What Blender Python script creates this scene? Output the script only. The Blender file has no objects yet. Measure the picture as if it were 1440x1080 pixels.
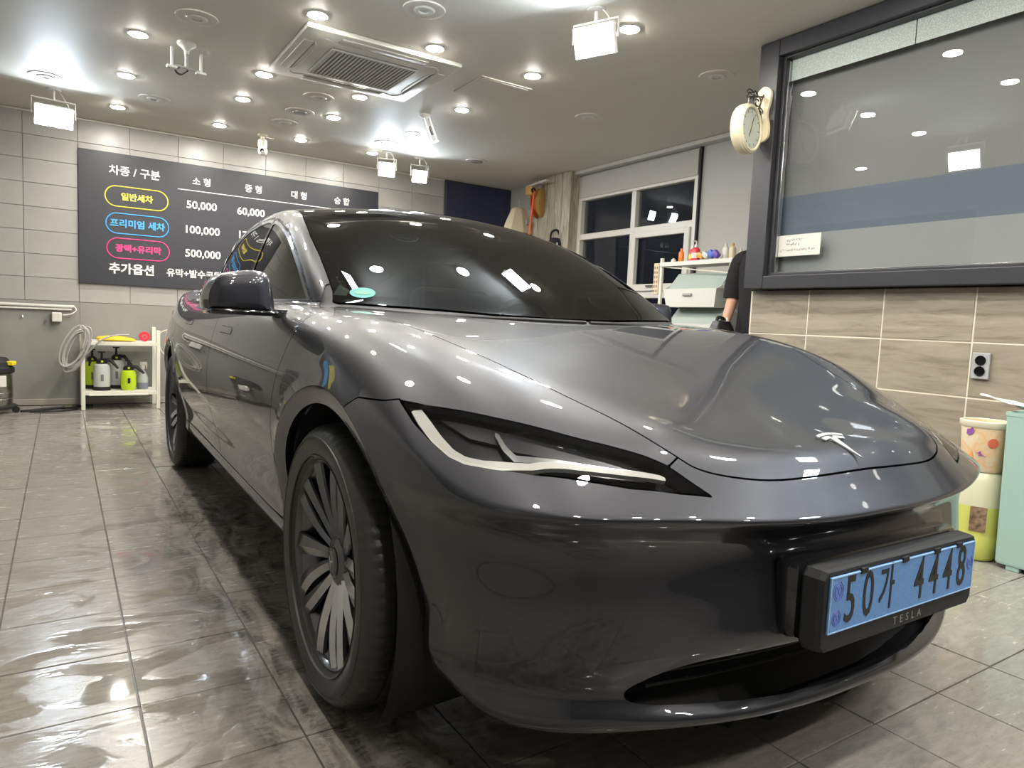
import bpy, bmesh, math, random
import numpy as np
from mathutils import Vector, Matrix
random.seed(7); RNG = np.random.default_rng(7)
SC = bpy.context.scene
COL = SC.collection
PI = math.pi

# ------------------------------------------------------------------ camera, world, exposure
cam_d = bpy.data.cameras.new('camera'); cam = bpy.data.objects.new('camera', cam_d); COL.objects.link(cam)
_yaw, _pit, _rol = 0.57716, 0.08709, -0.04531
_f = Vector((math.sin(_yaw)*math.cos(_pit), math.cos(_yaw)*math.cos(_pit), -math.sin(_pit)))
_r = Vector((math.cos(_yaw), -math.sin(_yaw), 0)); _d = _f.cross(_r)
_r2 = math.cos(_rol)*_r+math.sin(_rol)*_d; _d2 = -math.sin(_rol)*_r+math.cos(_rol)*_d
_m = Matrix((_r2, -_d2, -_f)).transposed().to_4x4(); _m.translation = Vector((-1.408, -1.581, 0.925))
cam.matrix_world = _m
cam_d.sensor_width = 36; cam_d.lens = 976.06/1440*36; cam_d.clip_start = .05; cam_d.clip_end = 60
SC.camera = cam
W = bpy.data.worlds.new('world'); SC.world = W; W.use_nodes = True
W.node_tree.nodes['Background'].inputs[0].default_value = (0.012, 0.014, 0.02, 1)
W.node_tree.nodes['Background'].inputs[1].default_value = 1.0
SC.view_settings.view_transform = 'Standard'; SC.view_settings.look = 'None'
SC.view_settings.gamma = 1; SC.view_settings.exposure = 0.32; SC.view_settings.use_curve_mapping = False

# ------------------------------------------------------------------ helpers
def mat(name, color=(.5, .5, .5), rough=.5, metal=0., coat=0., coat_rough=.03, emit=None, estr=0., spec=.5, noise=None, bump=None, alpha=1., trans=0., ior=1.45):
    m = bpy.data.materials.new(name); m.use_nodes = True; nt = m.node_tree; b = nt.nodes['Principled BSDF']
    b.inputs['Base Color'].default_value = (*color, 1); b.inputs['Roughness'].default_value = rough; b.inputs['Metallic'].default_value = metal
    b.inputs['Coat Weight'].default_value = coat; b.inputs['Coat Roughness'].default_value = coat_rough
    b.inputs['Specular IOR Level'].default_value = spec; b.inputs['Transmission Weight'].default_value = trans; b.inputs['IOR'].default_value = ior
    b.inputs['Alpha'].default_value = alpha
    if emit: b.inputs['Emission Color'].default_value = (*emit, 1); b.inputs['Emission Strength'].default_value = estr
    if noise or bump:
        tc = nt.nodes.new('ShaderNodeTexCoord')
    if noise:                        # (scale, amount, detail[, (sx,sy,sz)]) - gentle colour variation
        n = nt.nodes.new('ShaderNodeTexNoise'); n.inputs['Scale'].default_value = noise[0]; n.inputs['Detail'].default_value = noise[2] if len(noise) > 2 else 4
        mp = nt.nodes.new('ShaderNodeMapping'); mp.inputs['Scale'].default_value = noise[3] if len(noise) > 3 else (1, 1, 1)
        nt.links.new(tc.outputs['Object'], mp.inputs[0]); nt.links.new(mp.outputs[0], n.inputs['Vector'])
        r = nt.nodes.new('ShaderNodeValToRGB'); a = noise[1]
        r.color_ramp.elements[0].position = .3; r.color_ramp.elements[1].position = .7
        r.color_ramp.elements[0].color = (*[c*(1-a) for c in color], 1); r.color_ramp.elements[1].color = (*[min(1, c*(1+a)) for c in color], 1)
        nt.links.new(n.outputs['Fac'], r.inputs[0]); nt.links.new(r.outputs[0], b.inputs['Base Color'])
    if bump:                         # (scale, strength)
        n = nt.nodes.new('ShaderNodeTexNoise'); n.inputs['Scale'].default_value = bump[0]; n.inputs['Detail'].default_value = 3
        nt.links.new(tc.outputs['Object'], n.inputs['Vector'])
        bp = nt.nodes.new('ShaderNodeBump'); bp.inputs['Strength'].default_value = bump[1]; bp.inputs['Distance'].default_value = .01
        nt.links.new(n.outputs['Fac'], bp.inputs['Height']); nt.links.new(bp.outputs[0], b.inputs['Normal'])
    return m
def link(name, me, parent=None, m=None, loc=None, rot=None):
    o = bpy.data.objects.new(name, me); COL.objects.link(o)
    if parent: o.parent = parent
    if loc is not None: o.location = loc
    if rot is not None: o.rotation_euler = rot
    if m is not None and me is not None:
        ms = m if isinstance(m, (list, tuple)) else [m]
        if not len(me.materials):
            for q in ms: me.materials.append(q)
    return o
def tag(o, label=None, cat=None, group=None, kind=None):
    if label: o['label'] = label
    if cat: o['category'] = cat
    if group: o['group'] = group
    if kind: o['kind'] = kind
    return o
def empty(name, loc=(0, 0, 0), rotz=0, **k):
    o = bpy.data.objects.new(name, None); COL.objects.link(o); o.location = loc; o.rotation_euler = (0, 0, rotz); o.empty_display_size = .1
    return tag(o, **k)
def np_mesh(name, V, F, N=None, smooth=True):
    me = bpy.data.meshes.new(name); me.from_pydata(np.asarray(V).tolist(), [], [list(map(int, f)) for f in F]); me.update()
    if smooth: me.shade_smooth()
    if N is not None: me.normals_split_custom_set_from_vertices(np.asarray(N).tolist())
    return me
class MB:
    """collects shapes into one mesh"""
    def __init__(s): s.b = bmesh.new()
    def box(s, c, d, bev=0., rot=None, seg=2):
        r = bmesh.ops.create_cube(s.b, size=1); vs = r['verts']
        for v in vs: v.co = Vector((v.co.x*d[0], v.co.y*d[1], v.co.z*d[2]))
        if bev > 0:
            es = list({e for v in vs for e in v.link_edges})
            q = bmesh.ops.bevel(s.b, geom=es, offset=bev, segments=seg, affect='EDGES', profile=.5)
            vs = list({v for f in q['faces'] for v in f.verts}|{v for v in vs if v.is_valid})
            seen = set(vs); st = list(vs)
            while st:
                v = st.pop()
                for e in v.link_edges:
                    o = e.other_vert(v)
                    if o not in seen: seen.add(o); st.append(o)
            vs = list(seen)
        M = Matrix.Translation(c)
        if rot is not None: M = M @ (rot.to_4x4() if isinstance(rot, Matrix) else Matrix.Rotation(rot, 4, 'Z'))
        for v in vs: v.co = M @ v.co
        return vs
    def prism(s, pts, h, M=None, bev=0):
        """polygon in xy extruded from z=0 to z=h"""
        M = M or Matrix()
        a = [s.b.verts.new(M @ Vector((p[0], p[1], 0))) for p in pts]; c = [s.b.verts.new(M @ Vector((p[0], p[1], h))) for p in pts]
        n = len(pts); s.b.faces.new(a[::-1]); s.b.faces.new(c)
        for i in range(n): s.b.faces.new((a[i], a[(i+1) % n], c[(i+1) % n], c[i]))
    def lathe(s, prof, n=32, M=None, cap=True):
        """profile of (radius, z) turned round z"""
        M = M or Matrix(); rings = []
        for r, z in prof:
            if r < 1e-6: rings.append([s.b.verts.new(M @ Vector((0, 0, z)))])
            else: rings.append([s.b.verts.new(M @ Vector((r*math.cos(2*PI*i/n), r*math.sin(2*PI*i/n), z))) for i in range(n)])
        for a, c in zip(rings, rings[1:]):
            for i in range(n):
                j = (i+1) % n
                if len(a) == 1 and len(c) == 1: continue
                if len(a) == 1: s.b.faces.new((a[0], c[j], c[i]))
                elif len(c) == 1: s.b.faces.new((a[i], a[j], c[0]))
                else: s.b.faces.new((a[i], a[j], c[j], c[i]))
        if cap:
            if len(rings[0]) > 2: s.b.faces.new(rings[0][::-1])
            if len(rings[-1]) > 2: s.b.faces.new(rings[-1])
    def tube(s, pts, r, n=8, closed=False):
        pts = [Vector(p) for p in pts]; rad = r if isinstance(r, (list, tuple)) else [r]*len(pts)
        rings = []; up = None; m = len(pts)
        for i, p in enumerate(pts):
            if closed: t = pts[(i+1) % m]-pts[i-1]
            else: t = pts[min(i+1, m-1)]-pts[max(i-1, 0)]
            t.normalize()
            if up is None: up = t.orthogonal().normalized()
            else: up = (up-t*up.dot(t)).normalized() if (up-t*up.dot(t)).length > 1e-5 else t.orthogonal().normalized()
            w = t.cross(up)
            rings.append([s.b.verts.new(p+(up*math.cos(2*PI*k/n)+w*math.sin(2*PI*k/n))*rad[i]) for k in range(n)])
        for i in range(m if closed else m-1):
            a, c = rings[i], rings[(i+1) % m]
            for k in range(n): s.b.faces.new((a[k], a[(k+1) % n], c[(k+1) % n], c[k]))
        if not closed: s.b.faces.new(rings[0][::-1]); s.b.faces.new(rings[-1])
    def mesh(s, name, smooth=False, angle=35):
        bmesh.ops.recalc_face_normals(s.b, faces=s.b.faces[:])
        me = bpy.data.meshes.new(name); s.b.to_mesh(me); s.b.free()
        if smooth:
            me.shade_smooth()
            try: me.set_sharp_from_angle(angle=math.radians(angle))
            except Exception: pass
        return me
    def build(s, name, m=None, parent=None, smooth=False, loc=None, rot=None, angle=35):
        return link(name, s.mesh(name, smooth, angle), parent, m, loc, rot)
def rx(a): return Matrix.Rotation(a, 4, 'X')
def ry(a): return Matrix.Rotation(a, 4, 'Y')
def rz(a): return Matrix.Rotation(a, 4, 'Z')
def tr(*p): return Matrix.Translation(p)
def spline(pts, n=8, closed=False):
    P = [Vector(p) for p in pts]; out = []; m = len(P)
    for i in range(m if closed else m-1):
        g = (lambda k: P[k % m]) if closed else (lambda k: P[min(max(k, 0), m-1)])
        a, b, c, d = g(i-1), g(i), g(i+1), g(i+2)
        for k in range(n):
            t = k/n
            out.append(.5*((2*b)+(c-a)*t+(2*a-5*b+4*c-d)*t*t+(3*b-a-3*c+d)*t**3))
    if not closed: out.append(P[-1])
    return out
def text(name, s, size, m, parent, M, extrude=.0006, align='CENTER', res=3, bold=0., space=1., xs=1.):
    c = bpy.data.curves.new(name, 'FONT'); c.body = s; c.size = size; c.align_x = align; c.align_y = 'CENTER'; c.extrude = extrude; c.resolution_u = res; c.offset = bold; c.space_character = space
    o = bpy.data.objects.new(name, c); dg = bpy.context.evaluated_depsgraph_get
    COL.objects.link(o); dg().update(); me = bpy.data.meshes.new_from_object(o.evaluated_get(dg())); COL.objects.unlink(o); bpy.data.objects.remove(o)
    me.transform(M @ Matrix.Diagonal((xs, 1, 1, 1))); me.name = name; me.materials.clear()
    return link(name, me, parent, m)

# ---------- splines ----------
def nspl(xs, ys):
    xs = np.asarray(xs, float); ys = np.asarray(ys, float); n = len(xs)
    h = np.diff(xs); A = np.zeros((n, n)); r = np.zeros(n); A[0, 0] = A[-1, -1] = 1
    for i in range(1, n-1):
        A[i, i-1] = h[i-1]; A[i, i] = 2*(h[i-1]+h[i]); A[i, i+1] = h[i]
        r[i] = 6*((ys[i+1]-ys[i])/h[i]-(ys[i]-ys[i-1])/h[i-1])
    m = np.linalg.solve(A, r)
    s0 = (ys[1]-ys[0])/h[0]-h[0]*m[1]/6; s1 = (ys[-1]-ys[-2])/h[-1]+h[-1]*m[-2]/6
    def f(x):
        x = np.asarray(x, float); i = np.clip(np.searchsorted(xs, x)-1, 0, n-2); hh = h[i]
        a = (xs[i+1]-x)/hh; b = 1-a
        v = a*ys[i]+b*ys[i+1]+((a**3-a)*m[i]+(b**3-b)*m[i+1])*hh*hh/6
        v = np.where(x < xs[0], ys[0]+s0*(x-xs[0]), v)
        return np.where(x > xs[-1], ys[-1]+s1*(x-xs[-1]), v)
    return f
def tab(d): return nspl([p[0] for p in d], [p[1] for p in d])
def smin(a, b, k):
    h = np.maximum(k-np.abs(a-b), 0)/k
    return np.minimum(a, b)-h*h*h*k/6
def smax(a, b, k): return -smin(-a, -b, k)
def sstep(a, b, x):
    t = np.clip((x-a)/(b-a), 0, 1); return t*t*(3-2*t)
# ---------- lower body: plan outline as a distance grid ----------
PLAN = [(-.25, -.855), (0, -.868), (.25, -.853), (.45, -.808), (.58, -.762), (.69, -.705), (.78, -.618), (.84, -.50), (.878, -.35), (.905, -.15), (.917, .1), (.922, .5), (.924, 1.2), (.924, 2.0), (.922, 2.8),
        (.905, 3.2), (.87, 3.5), (.80, 3.70), (.66, 3.81), (.4, 3.865), (0, 3.88), (-.25, 3.875)]
def _plan_grid():
    P = np.array(PLAN); t = np.r_[0, np.cumsum(np.hypot(*np.diff(P, axis=0).T))]
    fx, fy = nspl(t, P[:, 0]), nspl(t, P[:, 1]); tt = np.linspace(0, t[-1], 1600)
    Q = np.c_[fx(tt), fy(tt)]
    xs = np.arange(-.12, 1.16, .02); ys = np.arange(-1.1, 4.15, .02)
    G = np.empty((len(xs), len(ys)))
    a = Q[:-1]; d = Q[1:]-Q[:-1]; dd = (d**2).sum(1)
    for i, x in enumerate(xs):
        p = np.c_[np.full(len(ys), x), ys]
        w = p[:, None, :]-a[None]; tq = np.clip((w*d[None]).sum(2)/dd, 0, 1)
        e = w-tq[..., None]*d[None]; q = (e**2).sum(2); j = q.argmin(1); k = np.arange(len(ys))
        cr = d[j, 0]*w[k, j, 1]-d[j, 1]*w[k, j, 0]
        G[i] = np.sqrt(q[k, j])*np.where(cr > 0, -1, 1)
    return xs, ys, G
GX, GY, GG = _plan_grid()
def bicub(x, y):
    u = np.clip((x-GX[0])/.02, 1, len(GX)-2.001); v = np.clip((y-GY[0])/.02, 1, len(GY)-2.001)
    i = np.floor(u).astype(int); j = np.floor(v).astype(int); u = u-i; v = v-j
    i = np.clip(i, 1, len(GX)-3); j = np.clip(j, 1, len(GY)-3)
    def w(t):   # cubic B-spline weights (smooth)
        return ((1-t)**3/6, (3*t**3-6*t*t+4)/6, (-3*t**3+3*t*t+3*t+1)/6, t**3/6)
    wu, wv = w(u), w(v); o = 0
    for a in range(4):
        for b in range(4): o = o+wu[a]*wv[b]*GG[i-1+a, j-1+b]
    return o
# section insets (height -> inward)
F_IN = tab([(.0, .34), (.13, .21), (.165, .135), (.185, .088), (.200, .050), (.214, .040), (.226, .048), (.240, .075), (.27, .078), (.31, .056), (.352, .030), (.40, .034), (.46, .046), (.525, .056), (.562, .042), (.588, .006), (.60, .0), (.64, .0), (.8, .0)])
S_IN = tab([(.0, .42), (.10, .28), (.14, .22), (.17, .175), (.20, .132), (.225, .098), (.25, .074), (.275, .058), (.30, .052), (.33, .053), (.40, .044), (.48, .022), (.56, .006), (.64, .0), (.72, .004), (.80, .020), (.86, .036), (.92, .058), (.96, .075), (1.1, .15)])
# corner of the bumper: flatter, face runs straight down
C_IN = tab([(.0, .32), (.13, .18), (.16, .13), (.18, .088), (.20, .056), (.22, .046), (.24, .050), (.26, .058), (.30, .052), (.35, .042), (.42, .036), (.50, .042), (.565, .028), (.605, .001), (.63, .0), (.7, 0), (.8, .0)])
TOPS = [
 (0.0, [(-.93, .53), (-.87, .583), (-.84, .610), (-.81, .638), (-.785, .664), (-.76, .684), (-.735, .697), (-.69, .711), (-.6, .734), (-.4, .786), (-.2, .838), (0, .884), (.2, .924), (.4, .953), (.6, .972), (1, .99)]),
 (.30, [(-.91, .53), (-.845, .588), (-.81, .619), (-.785, .642), (-.76, .664), (-.735, .683), (-.70, .700), (-.6, .733), (-.4, .787), (-.2, .842), (0, .888), (.2, .925), (.4, .952), (.6, .970), (1, .988)]),
 (.45, [(-.90, .535), (-.81, .598), (-.77, .630), (-.74, .653), (-.714, .674), (-.685, .695), (-.645, .717), (-.53, .757), (-.4, .793), (-.2, .848), (0, .894), (.2, .928), (.4, .951), (.6, .966), (1, .985)]),
 (.60, [(-.86, .53), (-.755, .604), (-.70, .640), (-.65, .671), (-.6, .699), (-.5, .750), (-.4, .793), (-.25, .844), (-.08, .888), (0, .904), (.2, .932), (.4, .950), (.6, .962), (1, .98)]),
 (.75, [(-.80, .50), (-.66, .604), (-.61, .633), (-.523, .686), (-.41, .752), (-.286, .816), (-.154, .866), (0, .904), (.15, .926), (.4, .946), (.6, .955), (1, .968)]),
 (.90, [(-.75, .40), (-.55, .56), (-.49, .605), (-.40, .668), (-.29, .735), (-.17, .793), (-.04, .842), (.1, .878), (.3, .908), (.5, .925), (.8, .938), (1, .945)])]
_TF = [tab(t) for _, t in TOPS]; _TS = [s for s, _ in TOPS]
_full = [-s for s in _TS[:0:-1]]+_TS
_card = []
for k in range(len(_TS)):
    e = [1.0 if abs(abs(v)-_TS[k]) < 1e-9 else 0.0 for v in _full]; _card.append(nspl(_full, e))
REAR_T = tab([(.9, 0), (2.4, .0), (3.0, .04), (3.4, .085), (3.7, .10), (3.80, .09), (3.88, .02), (4.0, -.1)])
def Ttop(s, y):
    yy = np.minimum(y, 1.0); o = 0
    for c, f in zip(_card, _TF): o = o+c(s)*f(yy)
    return o+REAR_T(np.maximum(y, .9))*(1-.25*(s/.9)**2)
def Lower(s, y, z):
    D = bicub(s, y)
    wf = 1-sstep(.30, .62, s); wf = wf*(y < .5)                 # centre of the front
    ws = sstep(-.62, -.30, y)
    fr = wf*F_IN(z)+(1-wf)*C_IN(z)
    ins = fr*(1-ws)+S_IN(z)*ws
    rr = sstep(3.2, 3.75, y)
    ins = ins*(1-rr)+rr*(.0+.25*np.clip(.45-z, 0, 1)+.30*np.clip(z-.75, 0, 1))
    # raised ribbon round the wheel openings
    for yc in (0.0, 2.875):
        r = np.hypot(y-yc, z-.335); ins = ins-.006*(1-sstep(.40, .47, r))*(s > .5)
    G = D+ins
    k = .013+.075*sstep(-.50, -.10, y)
    t = z-Ttop(s, y)
    return smax(G, t*.85, k)
# ---------- greenhouse ----------
RC = tab([(-.2, .60), (.0, .752), (.15, .855), (.27, .935), (.45, 1.045), (.70, 1.183), (.94, 1.300), (1.12, 1.364), (1.32, 1.403), (1.55, 1.427), (1.8, 1.434), (2.1, 1.420), (2.5, 1.375), (3.0, 1.270), (3.4, 1.150), (3.7, 1.05), (4.0, .94)])
GW = tab([(-.2, .60), (.2, .675), (.5, .748), (.8, .776), (1.2, .786), (1.6, .78), (2.1, .772), (2.6, .735), (3.0, .675), (3.4, .59), (3.7, .50), (4.0, .38)])
GI = tab([(.7, -.07), (.94, 0.), (1.05, .026), (1.15, .058), (1.25, .096), (1.33, .134), (1.40, .175), (1.5, .25)])
def Green(s, y, z):
    sh = .18*(s/.69)**2*(1-sstep(.5, 2.4, y))
    sr = -.20*(s/.69)**2*sstep(2.4, 3.4, y)
    top = z-(RC(y-sh-sr)-.05*(s/.6)**2*sstep(.6, 1.4, y))
    side = s-GW(y)+GI(z)
    return np.maximum(smax(top*.87, side*.93, .055), .80-z)
def Body(s, y, z):
    return smin(Lower(s, y, z), Green(s, y, z), .022)
# ------------------------------------------------------------------ the car: surface sampling and panel cutting
def body_mesh(field, smax_e=None, coarse=1):
    els = np.concatenate([np.linspace(-27, -13, 56//coarse, endpoint=False), np.linspace(-13, -1.2, 40//coarse, endpoint=False), np.linspace(-1.2, 1.2, 18//coarse, endpoint=False),
                          np.linspace(1.2, 34, 120//coarse, endpoint=False), np.linspace(34, 90, 64//coarse)])*PI/180
    secs = [(0, .15, a) for a in np.linspace(-PI/2, 0, 170//coarse, endpoint=False)]+[(0, y, 0.) for y in np.linspace(.15, 2.9, 120//coarse, endpoint=False)]+[(0, 2.9, a) for a in np.linspace(0, PI/2, 60//coarse)]
    oy = np.array([q[1] for q in secs]); az = np.array([q[2] for q in secs])
    E, A = np.meshgrid(els, az); OY = np.repeat(oy[:, None], len(els), 1)
    dx, dy, dz = np.cos(E)*np.cos(A), np.cos(E)*np.sin(A), np.sin(E)
    dx[np.abs(dx) < 1e-9] = 0
    def val(t): return field(np.abs(dx*t), OY+dy*t, .59+dz*t)
    lo = np.full(E.shape, .12); hi = np.full(E.shape, 1.55)
    for _ in range(14):
        m = .5*(lo+hi); v = val(m) > 0; hi = np.where(v, m, hi); lo = np.where(v, lo, m)
    fl, fh = val(lo), val(hi); t = lo-fl*(hi-lo)/np.where(np.abs(fh-fl) < 1e-12, 1, fh-fl); t = np.clip(t, lo, hi)
    V = np.stack([dx*t, OY+dy*t, .59+dz*t], -1); ns, ne = E.shape
    V = V.reshape(-1, 3)
    N = grad(field, V)
    i = np.arange(ns*ne).reshape(ns, ne); a, b, c, d = i[:-1, :-1], i[1:, :-1], i[1:, 1:], i[:-1, 1:]
    # quads -> tris
    F = np.concatenate([np.stack([a, b, c], -1).reshape(-1, 3), np.stack([a, c, d], -1).reshape(-1, 3)])
    return V, F, N
def grad(field, V, h=.004):
    x, y, z = V.T; f = lambda a, b, c: field(np.abs(a), b, c)
    N = np.stack([f(x+h, y, z)-f(x-h, y, z), f(x, y+h, z)-f(x, y-h, z), f(x, y, z+h)-f(x, y, z-h)], -1)
    return N/np.maximum(np.linalg.norm(N, axis=1, keepdims=True), 1e-9)
def poly_sd(P, pts):
    """signed distance of 2-D points P to closed polygon pts (inside negative)"""
    pts = np.asarray(pts, float); n = len(pts); best = np.full(len(P), 1e9); ins = np.zeros(len(P), bool)
    for i in range(n):
        a, b = pts[i], pts[(i+1) % n]; d = b-a; w = P-a
        t = np.clip((w @ d)/max(d @ d, 1e-12), 0, 1); e = w-t[:, None]*d; best = np.minimum(best, (e**2).sum(1))
        c = ((a[1] > P[:, 1]) != (b[1] > P[:, 1])); xx = (b[0]-a[0])*(P[:, 1]-a[1])/np.where(abs(b[1]-a[1]) < 1e-12, 1e-12, b[1]-a[1])+a[0]
        ins ^= c & (P[:, 0] < xx)
    d = np.sqrt(best); return np.where(ins, -d, d)
def smooth_poly(pts, n=6):
    return [(p.x, p.y) for p in spline([(a, b, 0) for a, b in pts], n)]
def clip(mesh, sd):
    """part of the mesh with sd<0 (triangles split along the zero line)"""
    V, F, N = mesh; s = sd[F] < 0; cnt = s.sum(1)
    keep = F[cnt == 3]; mix = np.where((cnt == 1) | (cnt == 2))[0]
    nv, nn, edge, out = [], [], {}, []
    base = len(V)
    def cut(i, j):
        k = (i, j) if i < j else (j, i)
        if k not in edge:
            t = sd[k[0]]/(sd[k[0]]-sd[k[1]]); edge[k] = base+len(nv)
            nv.append(V[k[0]]+t*(V[k[1]]-V[k[0]])); q = N[k[0]]+t*(N[k[1]]-N[k[0]]); nn.append(q/max(np.linalg.norm(q), 1e-9))
        return edge[k]
    for f in mix:
        tri = F[f]; b = s[f]
        if cnt[f] == 1:
            k = int(np.argmax(b)); i, j, l = tri[k], tri[(k+1) % 3], tri[(k+2) % 3]
            out.append((i, cut(i, j), cut(i, l)))
        else:
            k = int(np.argmin(b)); i, j, l = tri[k], tri[(k+1) % 3], tri[(k+2) % 3]
            p, q = cut(i, j), cut(i, l); out.append((j, l, p)); out.append((l, q, p))
    V2 = np.concatenate([V, np.array(nv).reshape(-1, 3)]); N2 = np.concatenate([N, np.array(nn).reshape(-1, 3)])
    F2 = np.concatenate([keep, np.array(out, int).reshape(-1, 3)])
    u, inv = np.unique(F2, return_inverse=True)
    return V2[u], inv.reshape(-1, 3), N2[u]
GAP = .0018
def split(mesh, f, gap=GAP):
    """(inside, outside) with a gap between them; f(V) is a signed distance"""
    d = f(mesh[0]); return clip(mesh, d+gap), clip(mesh, -d+gap)
def pxy(pts): pts = np.asarray(pts); return lambda V: poly_sd(np.c_[np.abs(V[:, 0]), V[:, 1]], pts)
def pyz(pts): pts = np.asarray(pts); return lambda V: poly_sd(V[:, 1:3], pts)
def pxz(pts): pts = np.asarray(pts); return lambda V: poly_sd(np.c_[np.abs(V[:, 0]), V[:, 2]], pts)
def both(*fs): return lambda V: np.max([f(V) for f in fs], 0)
def anyof(*fs): return lambda V: np.min([f(V) for f in fs], 0)
def neg(f): return lambda V: -f(V)
def panel(name, mesh, m, parent, center=False, side=1, fold=.012, offset=0.):
    """a panel with folded edges; center panels are mirrored and welded at x=0; side=-1 mirrors to the other side"""
    V, F, N = mesh
    V = V+N*offset
    if center:
        on = V[:, 0] < 1e-5; idx = np.arange(len(V)); mi = np.where(on, idx, 0); k = np.where(~on)[0]; mi[k] = len(V)+np.arange(len(k))
        V2 = V[k]*[-1, 1, 1]; N2 = N[k]*[-1, 1, 1]; N = N.copy(); N[on, 0] = 0
        F = np.concatenate([F, mi[F][:, ::-1]]); V = np.concatenate([V, V2]); N = np.concatenate([N, N2])
        N = N/np.maximum(np.linalg.norm(N, axis=1, keepdims=True), 1e-9)
    elif side < 0:
        V = V*[-1, 1, 1]; N = N*[-1, 1, 1]; F = F[:, ::-1]
    # boundary edges
    e = np.concatenate([F[:, [0, 1]], F[:, [1, 2]], F[:, [2, 0]]]); es = np.sort(e, 1)
    key = es[:, 0].astype(np.int64)*len(V)+es[:, 1]; u, inv, c = np.unique(key, return_inverse=True, return_counts=True)
    be = e[c[inv] == 1]
    # leave tiny slivers out
    n0 = len(V); bv = np.unique(be); mp = {int(v): n0+i for i, v in enumerate(bv)}; mp2 = {int(v): n0+len(bv)+i for i, v in enumerate(bv)}
    if fold > 0:
        Va = V[bv]; Vb = V[bv]-N[bv]*fold
        # edge normals: roughly along the outward boundary direction
        En = np.zeros((len(bv), 3)); pos = {int(v): i for i, v in enumerate(bv)}
        for a, b in be:
            t = V[b]-V[a]; q = np.cross(t, N[a]); l = np.linalg.norm(q)
            if l > 1e-12: En[pos[int(a)]] += q/l; En[pos[int(b)]] += q/l
        En /= np.maximum(np.linalg.norm(En, axis=1, keepdims=True), 1e-9)
        Q = [(mp[int(b)], mp[int(a)], mp2[int(a)], mp2[int(b)]) for a, b in be]
        V = np.concatenate([V, Va, Vb]); N = np.concatenate([N, En, En])
        faces = F.tolist()+[list(q) for q in Q]
    else: faces = F.tolist()
    return link(name, np_mesh(name, V, faces, N), parent, m)
def pair_panels(name, mesh, m, parent, **k):
    return panel(name, mesh, m, parent, side=1, **k), panel(name, mesh, m, parent, side=-1, **k)

M_PAINT = mat('car_paint_dark_grey', (.0195, .0202, .0265), .40, .5, coat=1., coat_rough=.010, noise=(900, .25, 2))
M_GLOSS = mat('black_gloss_trim', (.006, .006, .007), .12, 0, coat=.6)
M_BLACK = mat('black_matte_plastic', (.010, .010, .011), .6)
M_RUBBER = mat('tyre_rubber', (.028, .028, .027), .42, bump=(60, .08))
CAR = empty('car', (0, 0, 0), -0.0105, label='dark grey four door saloon parked on the wet tile floor, nose towards the viewer', cat='car')

BV = body_mesh(Body)
WIND_EDGE = [(-.1, .1), (.74, .30), (.745, .42), (.700, .56), (.684, .741), (.667, .93), (.645, 1.08), (.615, 1.25), (.595, 1.36), (-.1, 1.36)]
green = lambda V: Green(np.abs(V[:, 0]), V[:, 1], V[:, 2])-Lower(np.abs(V[:, 0]), V[:, 1], V[:, 2])   # <0 on the greenhouse
def arch(yc, r): return lambda V: np.maximum(np.hypot(V[:, 1]-yc, V[:, 2]-.335)-r, .60-np.abs(V[:, 0]))
rest = clip(BV, -anyof(arch(-.008, .385), arch(2.875, .378))(BV[0]))
def zbot(V): return .188+.025*sstep(-.62, -.40, V[:, 1])+.033*sstep(-.2, .2, V[:, 1])+.05*sstep(3.2, 3.6, V[:, 1])
rest = clip(rest, zbot(rest[0])-rest[0][:, 2])
# rolled wheel arch edges
arch_ring, rest = split(rest, anyof(arch(-.004, .424), arch(2.875, .416)), gap=.0006)
def arch_lip(mesh):
    V, F, N = mesh; V = V.copy(); N = N.copy()
    for yc, r1 in ((-.004, .424), (2.875, .416)):
        d = np.stack([0*V[:, 0], V[:, 1]-yc, V[:, 2]-.335], -1); r = np.linalg.norm(d, axis=1); q = r < r1+.01
        u = d/np.maximum(r, 1e-6)[:, None]; t = np.clip((r1-r)/.04, 0, 1)
        V[q] -= N[q]*(.018*t)[q, None]; N[q] = N[q]-u[q]*.45
    return V, F, N/np.linalg.norm(N, axis=1, keepdims=True)
arch_ring = arch_lip(arch_ring)
# glass
wind_f = both(pxy(WIND_EDGE), lambda V: green(V)+.006)
wind, rest = split(rest, wind_f)
roofg, rest = split(rest, pxy([(-.1, 1.364), (.594, 1.364), (.575, 1.6), (.565, 2.0), (.55, 2.4), (.50, 2.9), (.44, 3.3), (.40, 3.52), (-.1, 3.52)]))
WINF = [(.60, .962), (.70, 1.025), (.80, 1.085), (.915, 1.140), (1.03, 1.190), (1.14, 1.232), (1.26, 1.268), (1.38, 1.296), (1.50, 1.315), (1.50, .962)]
WINR = [(1.54, .962), (1.54, 1.322), (1.66, 1.334), (1.80, 1.336), (2.0, 1.325), (2.2, 1.296), (2.4, 1.25), (2.58, 1.19), (2.75, 1.115), (2.86, 1.055), (2.90, 1.02), (2.84, .985), (2.7, .965)]
high = lambda V: .94-V[:, 2]
trim, rest = split(rest, both(anyof(pyz(np.array(WINF)), pyz(np.array(WINR)), pyz([(1.4, .962), (1.6, .962), (1.6, 1.32), (1.4, 1.3)])), lambda V: .5-np.abs(V[:, 0])), gap=-.012)
trim = clip(trim, both(lambda V: .945-V[:, 2])(trim[0]))
winf, trim2 = split(trim, pyz(WINF), gap=.001)
winr, trim3 = split(trim2, pyz(WINR), gap=.001)
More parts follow.
